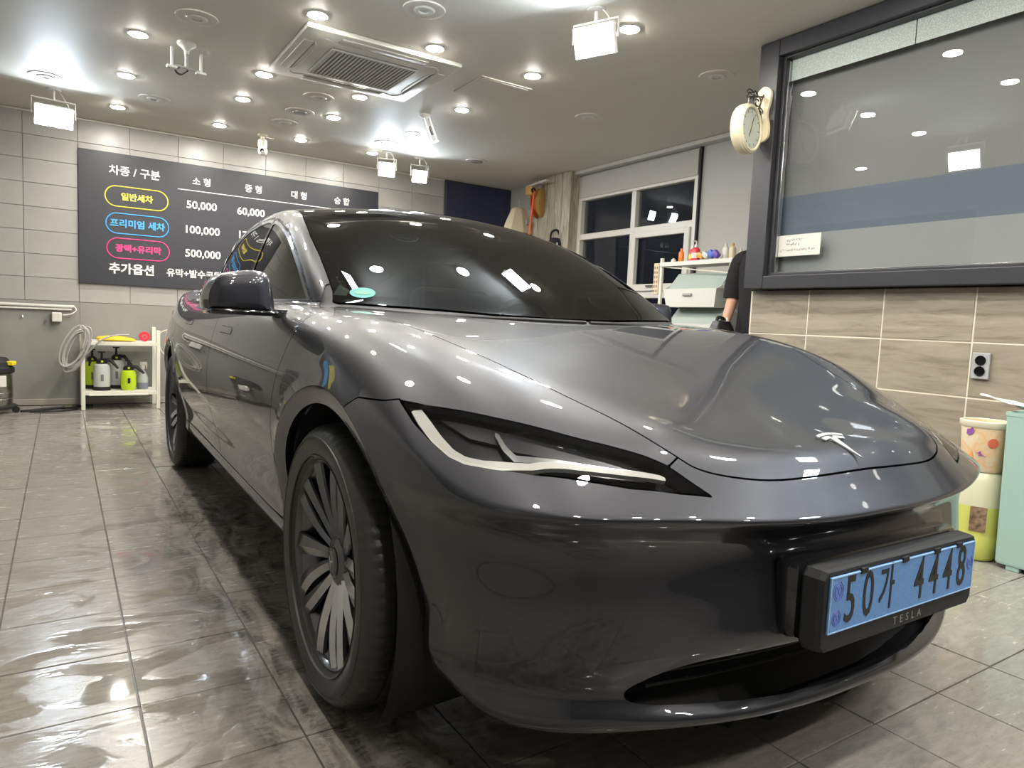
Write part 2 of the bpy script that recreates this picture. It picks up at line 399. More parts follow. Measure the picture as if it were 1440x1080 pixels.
# headlight, traced on the corner of the nose
HL = [(.838, -.312), (.800, -.361), (.705, -.461), (.635, -.529), (.553, -.613), (.507, -.664), (.479, -.698), (.457, -.733), (.434, -.768), (.490, -.745), (.568, -.705), (.637, -.655), (.700, -.606), (.755, -.552), (.792, -.510), (.812, -.473), (.824, -.431), (.835, -.375)]
HOOD = smooth_poly([(-.2, .24), (0, .235), (.2, .25), (.4, .29), (.58, .37), (.69, .46), (.735, .47), (.745, .42), (.735, .25), (.705, .05), (.66, -.12), (.60, -.26), (.545, -.40), (.50, -.52), (.469, -.635), (.446, -.69), (.418, -.724), (.350, -.757), (.255, -.780), (.1, -.791), (-.1, -.791)])+[(-.2, .0)]
hl, rest = split(rest, both(pxy(HL), lambda V: .6-V[:, 2]), gap=.002)
hood, rest = split(rest, both(pxy(HOOD), lambda V: -green(V)+.004, lambda V: .60-V[:, 2]))
cowl, rest = split(rest, both(pxy([(-.1, -.1), (.73, .2), (.76, .52), (.70, .62), (-.1, .4)]), lambda V: .85-V[:, 2], lambda V: V[:, 2]-1.05, lambda V: V[:, 1]-.60), gap=.0)
# doors, bumper, wings
DF = [(.325, .97), (.335, .86), (.380, .77), (.41, .60), (.418, .42), (.425, .36), (.45, .322), (.60, .318), (1.45, .325), (1.475, .35), (1.485, .60), (1.50, .80), (1.515, .96), (1.5, 1.4), (1.2, 1.29), (.8, 1.13), (.62, 1.02)]
DR = [(1.520, .96), (1.505, .80), (1.490, .60), (1.480, .35), (1.49, .325), (2.34, .335), (2.43, .38), (2.50, .50), (2.60, .66), (2.72, .78), (2.82, .86), (2.87, .95), (2.9, 1.06), (2.5, 1.3), (2.0, 1.42), (1.52, 1.42)]
sidey = lambda V: .62-np.abs(V[:, 0])
low = lambda V: V[:, 2]-.966
doorf, rest = split(rest, both(pyz(DF), low, sidey))
doorr, rest = split(rest, both(pyz(DR), low, sidey))
handf, doorf = split(doorf, pyz([(1.14, .843), (1.15, .862), (1.37, .864), (1.38, .846), (1.37, .838), (1.15, .836)]), gap=.001)
handr, doorr = split(doorr, pyz([(2.14, .853), (2.15, .872), (2.37, .874), (2.38, .856), (2.37, .848), (2.15, .846)]), gap=.001)
SILL = [(.20, -.2), (.36, .33), (.42, .318), (2.34, .329), (2.50, .33), (2.6, -.2)]
sill, rest = split(rest, both(pyz(SILL), sidey))
BUMP = [(-1.2, -.2), (-1.2, .9), (-.335, .770), (-.285, .7585), (-.20, .756), (-.165, .735), (-.10, .66), (0, .5), (0, -.2)]
FT = [(.30, -.2), (.30, -.60), (.446, -.692), (.478, -.701), (.507, -.664), (.553, -.613), (.635, -.529), (.705, -.461), (.800, -.361), (.838, -.312), (.838, .6), (.3, .6)]
bump, rest = split(rest, both(pyz(BUMP), neg(both(pxy(FT), lambda V: .62-V[:, 2]))))
INTAKE = smooth_poly([(-.2, .350), (0, .350), (.15, .350), (.28, .346), (.40, .335), (.48, .316), (.535, .290), (.556, .270), (.54, .252), (.46, .240), (.3, .232), (.1, .229), (-.2, .228)])
intake, bump = split(bump, both(pxz(INTAKE), lambda V: V[:, 1]+.5), gap=.0)
fend, rest = split(rest, both(lambda V: V[:, 1]-.66, neg(lambda V: green(V)-.01)))
rbump, rest = split(rest, both(pyz([(2.7, -.3), (3.24, .30), (3.28, .60), (3.42, .74), (4.2, .74), (4.2, -.3)])))
trunk, rest = split(rest, pxy([(-.1, 3.524), (.42, 3.524), (.56, 3.5), (.66, 3.6), (.70, 3.74), (.72, 4.2), (-.1, 4.2)]))

def glass_mat(name, tint, rough=.0, ior=1.5, edge=0.):
    m = bpy.data.materials.new(name); m.use_nodes = True; nt = m.node_tree; nt.nodes.clear()
    o = nt.nodes.new('ShaderNodeOutputMaterial'); t = nt.nodes.new('ShaderNodeBsdfTransparent'); t.inputs[0].default_value = (*tint, 1)
    g = nt.nodes.new('ShaderNodeBsdfGlossy'); g.inputs['Roughness'].default_value = rough
    f = nt.nodes.new('ShaderNodeFresnel'); f.inputs[0].default_value = ior; x = nt.nodes.new('ShaderNodeMixShader')
    ge = nt.nodes.new('ShaderNodeNewGeometry'); mu = nt.nodes.new('ShaderNodeMath'); mu.operation = 'MULTIPLY_ADD'; mu.inputs[1].default_value = -1; mu.inputs[2].default_value = 1   # the far face of a pane adds no second, inverted reflection
    m2 = nt.nodes.new('ShaderNodeMath'); m2.operation = 'MULTIPLY'; nt.links.new(ge.outputs['Backfacing'], mu.inputs[0]); nt.links.new(f.outputs[0], m2.inputs[0]); nt.links.new(mu.outputs[0], m2.inputs[1])
    nt.links.new(m2.outputs[0], x.inputs[0]); nt.links.new(t.outputs[0], x.inputs[1]); nt.links.new(g.outputs[0], x.inputs[2]); nt.links.new(x.outputs[0], o.inputs[0])
    return m
M_GLASS = glass_mat('tinted_car_glass', (.16, .17, .17), .0, 1.62)
M_SIDEGLASS = glass_mat('dark_side_glass', (.05, .05, .055), .0, 1.9)
M_LENS = glass_mat('clear_lamp_lens', (.86, .87, .88), .0, 1.45)
panel('hood', hood, M_PAINT, CAR, center=True)
panel('front_bumper', bump, M_PAINT, CAR, center=True, fold=.02)
pair_panels('front_fender', fend, M_PAINT, CAR, fold=.02)
for m_ in (clip(arch_ring, arch_ring[0][:, 1]-1.5), clip(arch_ring, 1.5-arch_ring[0][:, 1])): pair_panels('wheel_arch_lip', m_, M_PAINT, CAR, fold=.03)
for o, h in ((doorf, handf), (doorr, handr)):
    ds = pair_panels('front_door' if o is doorf else 'rear_door', o, M_PAINT, CAR)
    for d_, sd_ in zip(ds, (1, -1)): panel('door_handle', h, M_PAINT, d_, side=sd_, offset=.002)
pair_panels('side_sill', sill, M_PAINT, CAR)
panel('body_side_frame', rest, M_PAINT, CAR, center=True)
panel('rear_bumper', rbump, M_PAINT, CAR, center=True)
panel('trunk_lid', trunk, M_PAINT, CAR, center=True)
panel('cowl_cover', cowl, M_BLACK, CAR, center=True, offset=-.004)
panel('windshield', wind, M_GLASS, CAR, center=True)
panel('roof_glass', roofg, M_SIDEGLASS, CAR, center=True)
pair_panels('front_window', winf, M_SIDEGLASS, CAR, offset=-.003)
pair_panels('rear_window', winr, M_SIDEGLASS, CAR, offset=-.003)
pair_panels('window_trim', trim3, M_GLOSS, CAR)
# ------------------------------------------------------------------ the car: lamps, wheels, trim, plate
M_CHROME = mat('satin_chrome', (.62, .63, .64), .16, 1.)
M_DRL = mat('frosted_light_guide', (.44, .43, .385), .32, coat=.3)
M_LAMPBLACK = mat('lamp_housing_black', (.006, .006, .0065), .2)
M_LAMPGREY = mat('lamp_reflector_grey', (.045, .045, .048), .25, .6)
M_RIM = mat('wheel_grey_metal', (.105, .107, .110), .28, .9, coat=.3)
M_RIMCUT = mat('wheel_machined_face', (.50, .50, .505), .20, 1.)
M_RIMDARK = mat('wheel_barrel_black', (.012, .012, .013), .4, .3)
M_DISC = mat('brake_disc_steel', (.10, .10, .10), .35, .8)
# headlights
DRL = [(.829, .340), (.829, .377), (.822, .435), (.811, .477), (.793, .51), (.754, .55), (.715, .577), (.695, .59), (.676, .597), (.649, .612), (.55, .681), (.492, .716), (.489, .708), (.58, .648), (.653, .594), (.677, .581), (.695, .574), (.723, .554), (.763, .52), (.785, .494), (.797, .467), (.804, .429), (.808, .382), (.811, .352)]
DRL = [(a, -b) for a, b in DRL]
drl, _hl2 = split(hl, pxy(DRL), gap=.0)
BLADE = [(.718, -.478), (.722, -.520), (.716, -.552), (.648, -.600), (.575, -.656), (.498, -.708), (.492, -.700), (.568, -.648), (.640, -.590), (.706, -.543), (.712, -.518), (.710, -.478)]
blade, _ = split(hl, pxy(BLADE), gap=.0)
UP, _ = split(hl, pxy([(.79, -.38), (.70, -.475), (.62, -.555), (.54, -.635), (.50, -.690), (.57, -.635), (.64, -.58), (.70, -.53), (.72, -.50), (.76, -.455)]), gap=.0)
for sd_ in (1, -1):
    L_ = panel('headlight', hl, M_LENS, CAR, side=sd_, fold=0)
    panel('lamp_housing', hl, M_LAMPBLACK, L_, side=sd_, offset=-.034, fold=-.033)
    panel('light_guide', drl, M_DRL, L_, side=sd_, offset=-.010, fold=.010)
    panel('lamp_blade', blade, M_CHROME, L_, side=sd_, offset=-.016, fold=.008)
    panel('lamp_reflector', UP, M_LAMPGREY, L_, side=sd_, offset=-.026, fold=.006)
# intake void and lower grille
panel('lower_intake', intake, M_BLACK, CAR, center=True, offset=-.09, fold=-.09)
ib = MB()
for z in (.268, .292, .316, .338): ib.tube([(-.50+.1*k, -.70-.05*(1-((-.50+.1*k)/.5)**2), z) for k in range(11)], .004, 6)
ib.build('intake_grille', M_BLACK, CAR, smooth=True)
# inner shell, wheel wells, floor pan
sh_f = lambda s, y, z: Lower(s, y, z)+.030
SV = body_mesh(sh_f, coarse=3)
SV = clip(SV, -anyof(arch(-.004, .405), arch(2.875, .405), lambda V: .215-V[:, 2], both(pxz([(-.1, .2), (.6, .2), (.6, .42), (-.1, .42)]), lambda V: V[:, 1]+.5), both(lambda V: 1.0-V[:, 2]-.12*(V[:, 1] > .5), lambda V: .55-V[:, 1], lambda V: V[:, 1]-3.1, lambda V: np.abs(V[:, 0])-.70))(SV[0]))
SV = clip(SV, -both(pxy(HL), lambda V: .55-V[:, 2])(SV[0])+.035)
panel('body_shell', SV, M_BLACK, CAR, center=True, fold=0)
for yc in (0, 2.875):
    for sx in (1, -1):
        b = MB(); n = 28; prof = [(.60, .40), (.885 if yc else .872, .40)]
        ring = [[b.b.verts.new((sx*x, yc+r*math.cos(t), .335+r*math.sin(t))) for x, r in ((.56, .02), (.56, .39), (.868, .402))] for t in [(-.20+1.40*k/n)*PI for k in range(n+1)]]
        for p, q in zip(ring, ring[1:]):
            for k in range(2): b.b.faces.new((p[k], q[k], q[k+1], p[k+1]))
        b.build('wheel_well', M_BLACK, CAR, smooth=True)
b = MB(); b.box((0, 1.44, .21), (1.50, 1.95, .05), .01); b.box((0, -.35, .21), (1.0, .6, .05), .01); b.box((0, 3.3, .25), (1.1, .8, .05), .01); b.box((0, -.56, .30), (1.0, .06, .22)); b.build('floor_pan', M_BLACK, CAR)

# wheels ------------------------------------------------------------
def tyre_mesh():
    b = bmesh.new(); n = 216; R = .334; hw = .1175
    prof = [(.244, -.080), (.2480, -.097), (.262, -.111), (.288, -.1175), (.308, -.113), (.321, -.103)]
    tread = [(.3275, -.094), (.3325, -.078), (.3338, -.052), (.327, -.050), (.327, -.043), (.3340, -.041), (.3340, -.006), (.327, -.004), (.327, .004), (.3340, .006), (.3340, .041), (.327, .043), (.327, .050), (.3338, .052), (.3325, .078), (.3275, .094)]
    P = prof+tread+[(r, -z) for r, z in prof[::-1]]
    sh = set([len(prof)-1+k for k in (0, 1, 2, 3)]+[len(prof)+len(tread)-1-k for k in (-1, 0, 1, 2)])
    rib = set(len(prof)+k for k in (5, 6, 9, 10))
    rings = []
    for i in range(n):
        t = 2*PI*i/n; row = []
        for k, (r, z) in enumerate(P):
            d = 0
            if k in sh and i % 3 == 0: d = .0028
            if k in rib and i % 6 == 4: d = .0025
            rr = r-d; a = t+(.10*abs(z) if k in sh else 0)
            row.append(b.verts.new((rr*math.cos(a), rr*math.sin(a), z)))
        rings.append(row)
    for i in range(n):
        p, q = rings[i], rings[(i+1) % n]
        for k in range(len(P)-1): b.faces.new((p[k], q[k], q[k+1], p[k+1]))
    bmesh.ops.recalc_face_normals(b, faces=b.faces[:])
    me = bpy.data.meshes.new('tyre'); b.to_mesh(me); b.free(); me.shade_smooth(); me.set_sharp_from_angle(angle=math.radians(28)); me.materials.append(M_RUBBER)
    return me
def side_ring():        # raised rings and blank plates on the sidewall
    b = MB(); b.lathe([(.300, .1145), (.301, .1165), (.304, .1160), (.305, .1135)], 96, cap=False); b.lathe([(.2565, .1065), (.2575, .1120), (.2600, .1130), (.261, .1100)], 96, cap=False)
    return b.mesh('sidewall_ring', True)
def rim_mesh():
    b = MB()
    b.lathe([(.236, -.085), (.228, -.06), (.212, -.02), (.206, .03), (.214, .058), (.226, .076), (.2405, .086), (.2475, .094), (.2475, .0985), (.2445, .0990), (.2410, .094), (.236, .080)], 96, cap=False)
    return b.mesh('rim', True, 30)
def spoke_mesh(skew, w0, w1):
    """one tapering twisted blade with a raised ridge"""
    b = bmesh.new(); rows = []
    for k in range(9):
        t = k/8; r = .045+(.2425-.045)*t; w = (w0+(w1-w0)*t)*.5
        z = .056+.026*math.sin(min(1, t*1.05)*PI/2)+.008*t; a = skew*(t**1.3)
        h = .016-.006*t; rid = -.28+.5*t
        sec = [(-w, z-.006), (-w*.92, z), (rid*w, z+h*.55), (w*.92, z-.002), (w, z-.010), (w*.5, z-.030), (-w*.5, z-.028)]
        c, s_ = math.cos(a), math.sin(a)
        rows.append([b.verts.new((r*c-u*s_, r*s_+u*c, v)) for u, v in sec])
    m = len(rows[0])
    for p, q in zip(rows, rows[1:]):
        for k in range(m):
            f = b.faces.new((p[k], q[k], q[(k+1) % m], p[(k+1) % m]))
            if k == 2: f.material_index = 1
    b.faces.new(rows[0]); b.faces.new(rows[-1][::-1])
    bmesh.ops.recalc_face_normals(b, faces=b.faces[:])
    me = bpy.data.meshes.new('spoke'); b.to_mesh(me); b.free(); me.shade_smooth(); me.set_sharp_from_angle(angle=math.radians(20))
    me.materials.append(M_RIM); me.materials.append(M_RIMCUT); return me
def emblem_polys():
    bar = [(-.50, .40), (-.30, .462), (0, .49), (.30, .462), (.50, .40), (.46, .335), (.28, .385), (0, .408), (-.28, .385), (-.46, .335)]
    body = [(-.425, .30), (-.36, .215), (-.24, .255), (-.115, .27), (0, -.50), (.115, .27), (.24, .255), (.36, .215), (.425, .30), (.25, .345), (.075, .362), (0, .26), (-.075, .362), (-.25, .345)]
    return bar, body
TY, SR, RM = tyre_mesh(), side_ring(), rim_mesh(); SPA, SPB, SPC = spoke_mesh(.06, .024, .066), spoke_mesh(.16, .022, .056), spoke_mesh(-.10, .022, .052)
hb = MB(); hb.lathe([(0, .020), (.060, .020), (.064, .05), (.058, .066), (.040, .074), (.036, .070), (0, .070)], 40); HUB = hb.mesh('hub', True)
cb = MB(); cb.lathe([(.0, .070), (.034, .070), (.0335, .0745), (.030, .077), (0, .0775)], 32)
CAP = cb.mesh('center_cap', True)
eb = MB()
for p_ in emblem_polys(): eb.prism([(x*.034, y*.034) for x, y in p_], .0008, tr(0, 0, .0775))
EMB = eb.mesh('emblem')
db = MB(); db.lathe([(.06, .0), (.172, .0), (.172, .026), (.08, .026), (.076, .04), (.05, .04)], 48); DSC = db.mesh('brake_disc', True)
kb = MB(); kb.prism([(.10*math.cos(a), .10*math.sin(a)) for a in np.linspace(-.5, .5, 8)]+[(.185*math.cos(a), .185*math.sin(a)) for a in np.linspace(.5, -.5, 8)], .075, tr(0, 0, -.03)); KAL = kb.mesh('brake_caliper')
vb = MB(); vb.tube([(.215, .02, .062), (.208, .021, .088)], .0035, 8); VAL = vb.mesh('valve', True)
def wheel(x, y, rot0):
    side = 1 if x > 0 else -1
    w = bpy.data.objects.new('wheel', None); COL.objects.link(w); w.parent = CAR; w.empty_display_size = .1
    w.matrix_local = tr(x, y, .3335) @ ry(side*PI/2) @ rz(rot0)
    link('tyre', TY, w); link('sidewall_ring', SR, w, M_RUBBER); link('rim', RM, w, M_RIM); link('hub', HUB, w, M_RIM); link('center_cap', CAP, w, M_GLOSS); link('emblem', EMB, w, M_CHROME)
    link('brake_disc', DSC, w, M_DISC); link('brake_caliper', KAL, w, M_RIMDARK); link('valve', VAL, w, M_RIMDARK)
    for k in range(5):
        for q, a in ((SPA, 0), (SPB, .38), (SPC, -.40)):
            o = link('spoke', q, w, None); o.rotation_euler = (0, 0, 2*PI*k/5+a)
for x, y, r0 in ((-.79, 0, .35), (.79, 0, .9), (-.79, 2.875, .1), (.79, 2.875, .6)): wheel(x, y, r0)

# door mirrors -------------------------------------------------------
def mirror(sd, fold=0.):
    prof = [(-.100, -.052), (-.103, -.022), (-.096, .010), (-.078, .036), (-.045, .054), (0, .063), (.045, .065), (.068, .056), (.080, .030), (.088, -.010), (.094, -.052)]
    P = [(p.x, p.y) for p in spline([(a, c, 0) for a, c in prof], 4)]
    b = bmesh.new(); rows = []
    for y, k, dz in ((.522, .45, -.010), (.526, .70, -.006), (.534, .86, -.003), (.548, .945, 0), (.575, .985, 0), (.63, 1., 0), (.672, .985, 0), (.680, .955, 0)):
        rows.append([b.verts.new((sd*(.968-px*k-(-.008 if k < .9 else 0)), y, .982+dz+pz*(k if pz > 0 else min(1, k*1.05)))) for px, pz in P])
    n = len(P)
    for p, q in zip(rows, rows[1:]):
        for k in range(n-1): b.faces.new((p[k], q[k], q[k+1], p[k+1]))
        b.faces.new((p[n-1], q[n-1], q[0], p[0]))
    b.faces.new(rows[0]); b.faces.new(rows[-1][::-1])
    bmesh.ops.recalc_face_normals(b, faces=b.faces[:]); me = bpy.data.meshes.new('door_mirror'); b.to_mesh(me); b.free(); me.shade_smooth(); me.set_sharp_from_angle(angle=math.radians(50))
    MF = (tr(-.025*sd, .12, 0) if fold else Matrix()) @ tr(sd*.885, .655, 0) @ rz(fold) @ tr(-sd*.885, -.655, 0); me.transform(MF)
    m = link('door_mirror', me, CAR, M_PAINT)
    b = MB(); b.box((sd*.966, .600, .9225), (.190, .150, .018), .008); [setattr(v, 'co', MF @ v.co) for v in b.b.verts]
    b.prism([(sd*.90, .56), (sd*.90, .66), (sd*.75, .70), (sd*.75, .60)], .020, tr(0, 0, .914)); b.build('mirror_base', M_GLOSS, m, smooth=True)
    b = MB(); b.box((sd*.968, .682, .985), (.165, .004, .085), .002); b.b.transform(MF) if hasattr(b.b, 'transform') else [setattr(v, 'co', MF @ v.co) for v in b.b.verts]; b.build('mirror_glass', M_CHROME, m)
mirror(-1); mirror(1, 1.38)

# hood emblem, plate, sticker, wipers ----------------------------------
def on_hood(x, y):
    z = .70
    for _ in range(30): z -= float(Body(np.array([abs(x)]), np.array([y]), np.array([z]))[0])*1.0
    n = grad(Body, np.array([[x, y, z]]))[0]; return Vector((x, y, z)), Vector(n)
p0, n0 = on_hood(0, -.738); u0 = (Vector((0, 1, 0))-n0*n0.y).normalized(); r0_ = u0.cross(n0)
EM = Matrix((r0_, u0, n0)).transposed().to_4x4(); EM.translation = p0+n0*.0005
b = MB()
for p_ in emblem_polys(): b.prism([(x*.094, y*.098) for x, y in p_], .003, EM)
b.build('hood_emblem', mat('bright_emblem_metal', (.78, .78, .78), .32, .75), CAR)
b = MB(); b.box((0, -.824, .444), (.574, .058, .152), .018); b.build('holder_base', M_GLOSS, CAR, smooth=True)
M_PLATE = mat('plate_blue', (.095, .235, .50), .35, noise=(140, .10, 3)); M_INK = mat('plate_black_ink', (.006, .006, .008), .4)
M_PLATEINK = mat('plate_violet_ink', (.10, .12, .42), .45); M_PLATEEDGE = mat('plate_light_blue_rim', (.30, .48, .72), .3)
b = MB(); prof = [(-.262, -.086), (-.274, -.072), (-.276, .050), (-.266, .064), (.266, .064), (.276, .050), (.274, -.072), (.262, -.086)]
rows = []
for y, k, kz in ((-.852, 1.0, 1.0), (-.858, 1.015, 1.02), (-.884, 1.0, 1.01), (-.8945, .985, .985), (-.8955, .965, .93)):
    rows.append([b.b.verts.new((px*k, y, .4465+pz*kz)) for px, pz in prof])
for p, q in zip(rows, rows[1:]):
    for k in range(8): b.b.faces.new((p[k], p[(k+1) % 8], q[(k+1) % 8], q[k]))
b.b.faces.new(rows[-1])
holder = b.build('plate_holder', M_BLACK, CAR)
b = MB(); b.box((0, -.8970, .449), (.520, .004, .105), .0015); plate = b.build('number_plate', M_PLATE, CAR)
b = MB()
for dx, dz, w, h in ((0, .0510, .518, .002), (0, -.0510, .518, .002), (-.2585, 0, .002, .103), (.2585, 0, .002, .103)): b.box((dx, -.8994, .449+dz), (w, .0016, h))
b.build('plate_rim', M_PLATEEDGE, plate)
FRONT = lambda x, z, y=-.8992: tr(x, y, z) @ rx(PI/2)
for ch, x in (('5', -.197), ('0', -.140), ('4', .040), ('4', .096), ('4', .152), ('8', .2085)):
    text('plate_digit', ch, .125, M_INK, plate, FRONT(x, .449), .0008, bold=.0005, xs=.60)
text('plate_letter', '가', .098, M_INK, plate, FRONT(-.078, .449), .0008, bold=.0008, xs=.60)
for cx, cz, R_ in ((-.236, .474, .017), (-.236, .424, .014), (.244, .455, .014)):
    b = MB()
    for rr in (R_, R_*.72): b.tube([(cx+rr*math.cos(a)*.9, -.8990, cz+rr*math.sin(a)*(1+.12*math.sin(6*a))) for a in np.linspace(0, 2*PI, 25)[:-1]], .0009, 5, True)
    b.tube([(cx+R_*.5*math.cos(a), -.8990, cz+R_*.5*math.sin(2*a)) for a in np.linspace(0, 2*PI, 25)[:-1]], .0009, 5, True)
    b.build('plate_seal', M_PLATEINK, plate)
text('holder_lettering', 'TESLA', .023, mat('dim_grey_print', (.22, .22, .22), .4), holder, tr(.015, -.8945, .377) @ rx(PI/2), .0012, space=1.9)
cl = MB(); cl.box((0, 0, 0), (.022, .004, .011), .001); CLIP = cl.mesh('plate_clip'); CLIP.materials.append(M_BLACK)
for x in (-.16, -.02, .10, .19): link('plate_clip', CLIP, holder, None, (x, -.900, .5015))
# oval windscreen sticker and a pale slip inside the corner
def on_body(x, y, z):
    P = np.array([[x, y, z]])
    for _ in range(20): n = grad(Body, P); P = P-n*Body(np.abs(P[:, 0]), P[:, 1], P[:, 2])[:, None]
    return Vector(P[0]), Vector(grad(Body, P)[0])
def decal(name, x, y, z, pts, m, th=.0008, off=.0008, parent=CAR):
    p, n = on_body(x, y, z); r = Vector((0, 0, 1)).cross(n).normalized(); u = n.cross(r)
    M_ = Matrix((r, u, n)).transposed().to_4x4(); M_.translation = p+n*off
    b = MB(); b.prism(pts, th, M_); return b.build(name, m, parent)
st = decal('windshield_sticker', -.619, .516, .999, [(.040*math.cos(a), .030*math.sin(a)) for a in np.linspace(0, 2*PI, 28)[:-1]], mat('sticker_teal', (.025, .22, .20), .5))
decal('sticker_center', -.619, .516, .999, [(.026*math.cos(a), .013*math.sin(a)) for a in np.linspace(0, 2*PI, 24)[:-1]], mat('sticker_green', (.06, .28, .15), .5), off=.0017, parent=st)
decal('corner_slip', -.672, .560, 1.008, [(-.022, -.028), (.018, -.030), (.024, .004), (-.012, .030)], mat('pale_green_paper', (.50, .62, .52), .6), off=-.006)
for sx, x0, x1 in ((1, -.45, .08), (1, .10, .62)):
    b = MB(); pts = []
    for k in range(9):
        x = x0+(x1-x0)*k/8; y = .262+.175*(abs(x)/.69)**2-.004; pts.append((x, y+.01, .938))
    b.tube(pts, .007, 6); b.build('wiper', M_BLACK, CAR, smooth=True)
# cabin: dash, wheel, seats
M_CABIN = mat('cabin_dark_trim', (.022, .022, .024), .7); M_SEAT = mat('seat_dark_leather', (.03, .03, .032), .5)
b = MB(); b.box((0, .80, .80), (1.36, .42, .16), .05); b.box((0, .62, .87), (1.30, .40, .05), .02); b.build('dashboard', M_CABIN, CAR, smooth=True)
b = MB(); b.tube([(.37+.18*math.cos(a), 1.06+.06*math.sin(a), .86+.17*math.sin(a)) for a in np.linspace(0, 2*PI, 33)[:-1]], .015, 8, True); b.box((.37, 1.03, .85), (.30, .03, .05), .01); b.build('steering_wheel', M_CABIN, CAR, smooth=True)
b = MB(); b.box((0, 1.0, .93), (.36, .02, .22), .008); b.build('center_screen', M_GLOSS, CAR)
for sx in (-1, 1):
    b = MB(); b.box((sx*.37, 1.45, .46), (.48, .52, .16), .06); b.build('seat_base', M_SEAT, CAR, smooth=True)
    b = MB(); b.box((sx*.37, 1.78, .80), (.46, .15, .62), .06, rx(-.30).to_3x3()); sb_ = b.build('seat_back', M_SEAT, CAR, smooth=True)
    b = MB(); b.box((sx*.37, 1.92, 1.16), (.26, .10, .17), .045, rx(-.2).to_3x3()); b.build('headrest', M_SEAT, sb_, smooth=True)
b = MB(); b.box((0, 2.55, .46), (1.26, .50, .16), .06); b.box((0, 2.86, .80), (1.26, .15, .56), .06, rx(-.35).to_3x3()); b.build('rear_bench', M_SEAT, CAR, smooth=True)
b = MB(); b.box((0, 1.14, 1.27), (.22, .03, .07), .012); b.build('cabin_mirror', M_GLOSS, CAR)
# tail lamps
tl = [(.30, .93), (.62, .96), (.84, .94), (.90, .88), (.86, .84), (.60, .86), (.30, .87)]
b = MB()
for sx in (1, -1): b.box((sx*.68, 3.76, .88), (.26, .10, .075), .03, rz(sx*-.45).to_3x3())
b.build('tail_lamp', mat('tail_lamp_red', (.35, .01, .01), .15, coat=1), CAR, smooth=True)
# ------------------------------------------------------------------ the room shell
CH, YB, XR, XF, XL, YF = 2.58, 5.93, 2.05, 3.33, -2.45, -4.2
def nodes(m): return m.node_tree.nodes, m.node_tree.links, m.node_tree.nodes['Principled BSDF']
def worldpos(m, scale=(1, 1, 1)):
    n, l, b = nodes(m); g = n.new('ShaderNodeNewGeometry'); mp = n.new('ShaderNodeMapping'); mp.inputs['Scale'].default_value = scale
    l.new(g.outputs['Position'], mp.inputs[0]); return mp.outputs[0]
def noise(m, vec, scale, detail=4, dist=0., rough=.5):
    n, l, b = nodes(m); t = n.new('ShaderNodeTexNoise'); t.inputs['Scale'].default_value = scale; t.inputs['Detail'].default_value = detail; t.inputs['Distortion'].default_value = dist; t.inputs['Roughness'].default_value = rough
    l.new(vec, t.inputs['Vector']); return t.outputs['Fac']
def ramp(m, fac, stops):
    n, l, b = nodes(m); r = n.new('ShaderNodeValToRGB'); e = r.color_ramp.elements
    while len(e) < len(stops): e.new(.5)
    for q, (p, c) in zip(e, stops): q.position = p; q.color = (*(c if isinstance(c, tuple) else (c, c, c)), 1)
    l.new(fac, r.inputs[0]); return r.outputs[0]
def math_(m, op, a, b_=None, clamp=False):
    n, l, b = nodes(m); t = n.new('ShaderNodeMath'); t.operation = op; t.use_clamp = clamp
    for i, v in enumerate((a, b_)):
        if v is None: continue
        if isinstance(v, (int, float)): t.inputs[i].default_value = v
        else: l.new(v, t.inputs[i])
    return t.outputs[0]
def mixc(m, fac, a, b_, mode='MIX'):
    n, l, b = nodes(m); t = n.new('ShaderNodeMix'); t.data_type = 'RGBA'; t.blend_type = mode
    for k, v in ((0, fac), (6, a), (7, b_)):
        if isinstance(v, (int, float)): t.inputs[k].default_value = v
        elif isinstance(v, tuple): t.inputs[k].default_value = (*v, 1)
        else: l.new(v, t.inputs[k])
    return t.outputs[2]
def bump_(m, h, strength, dist=.01):
    n, l, b = nodes(m); t = n.new('ShaderNodeBump'); t.inputs['Strength'].default_value = strength; t.inputs['Distance'].default_value = dist
    l.new(h, t.inputs['Height']); l.new(t.outputs[0], b.inputs['Normal'])
def bandmask(m, coord, a, b_, soft):
    up = math_(m, 'DIVIDE', math_(m, 'SUBTRACT', coord, a), soft, True); dn = math_(m, 'DIVIDE', math_(m, 'SUBTRACT', b_, coord), soft, True)
    return math_(m, 'MULTIPLY', up, dn)

# wet floor tiles
M_TILE = mat('floor_tile_wet_stone', (.2, .185, .165), .2)
n_, l_, b_ = nodes(M_TILE)
g_ = n_.new('ShaderNodeNewGeometry'); sx_ = n_.new('ShaderNodeSeparateXYZ'); l_.new(g_.outputs['Position'], sx_.inputs[0])
pv = worldpos(M_TILE); oi = n_.new('ShaderNodeObjectInfo')
big = noise(M_TILE, pv, 1.7, 5, .6); fine = noise(M_TILE, worldpos(M_TILE, (2.2, 9, 1)), 6, 6, .4, .6); sp = noise(M_TILE, pv, 90, 3)
base = ramp(M_TILE, fine, [(.30, (.190, .178, .156)), (.50, (.235, .221, .195)), (.72, (.285, .268, .238))])
base = mixc(M_TILE, math_(M_TILE, 'MULTIPLY', oi.outputs['Random'], .22), base, (.21, .197, .172))
base = mixc(M_TILE, ramp(M_TILE, sp, [(.60, 0.), (.72, .35)]), base, (.08, .07, .06))
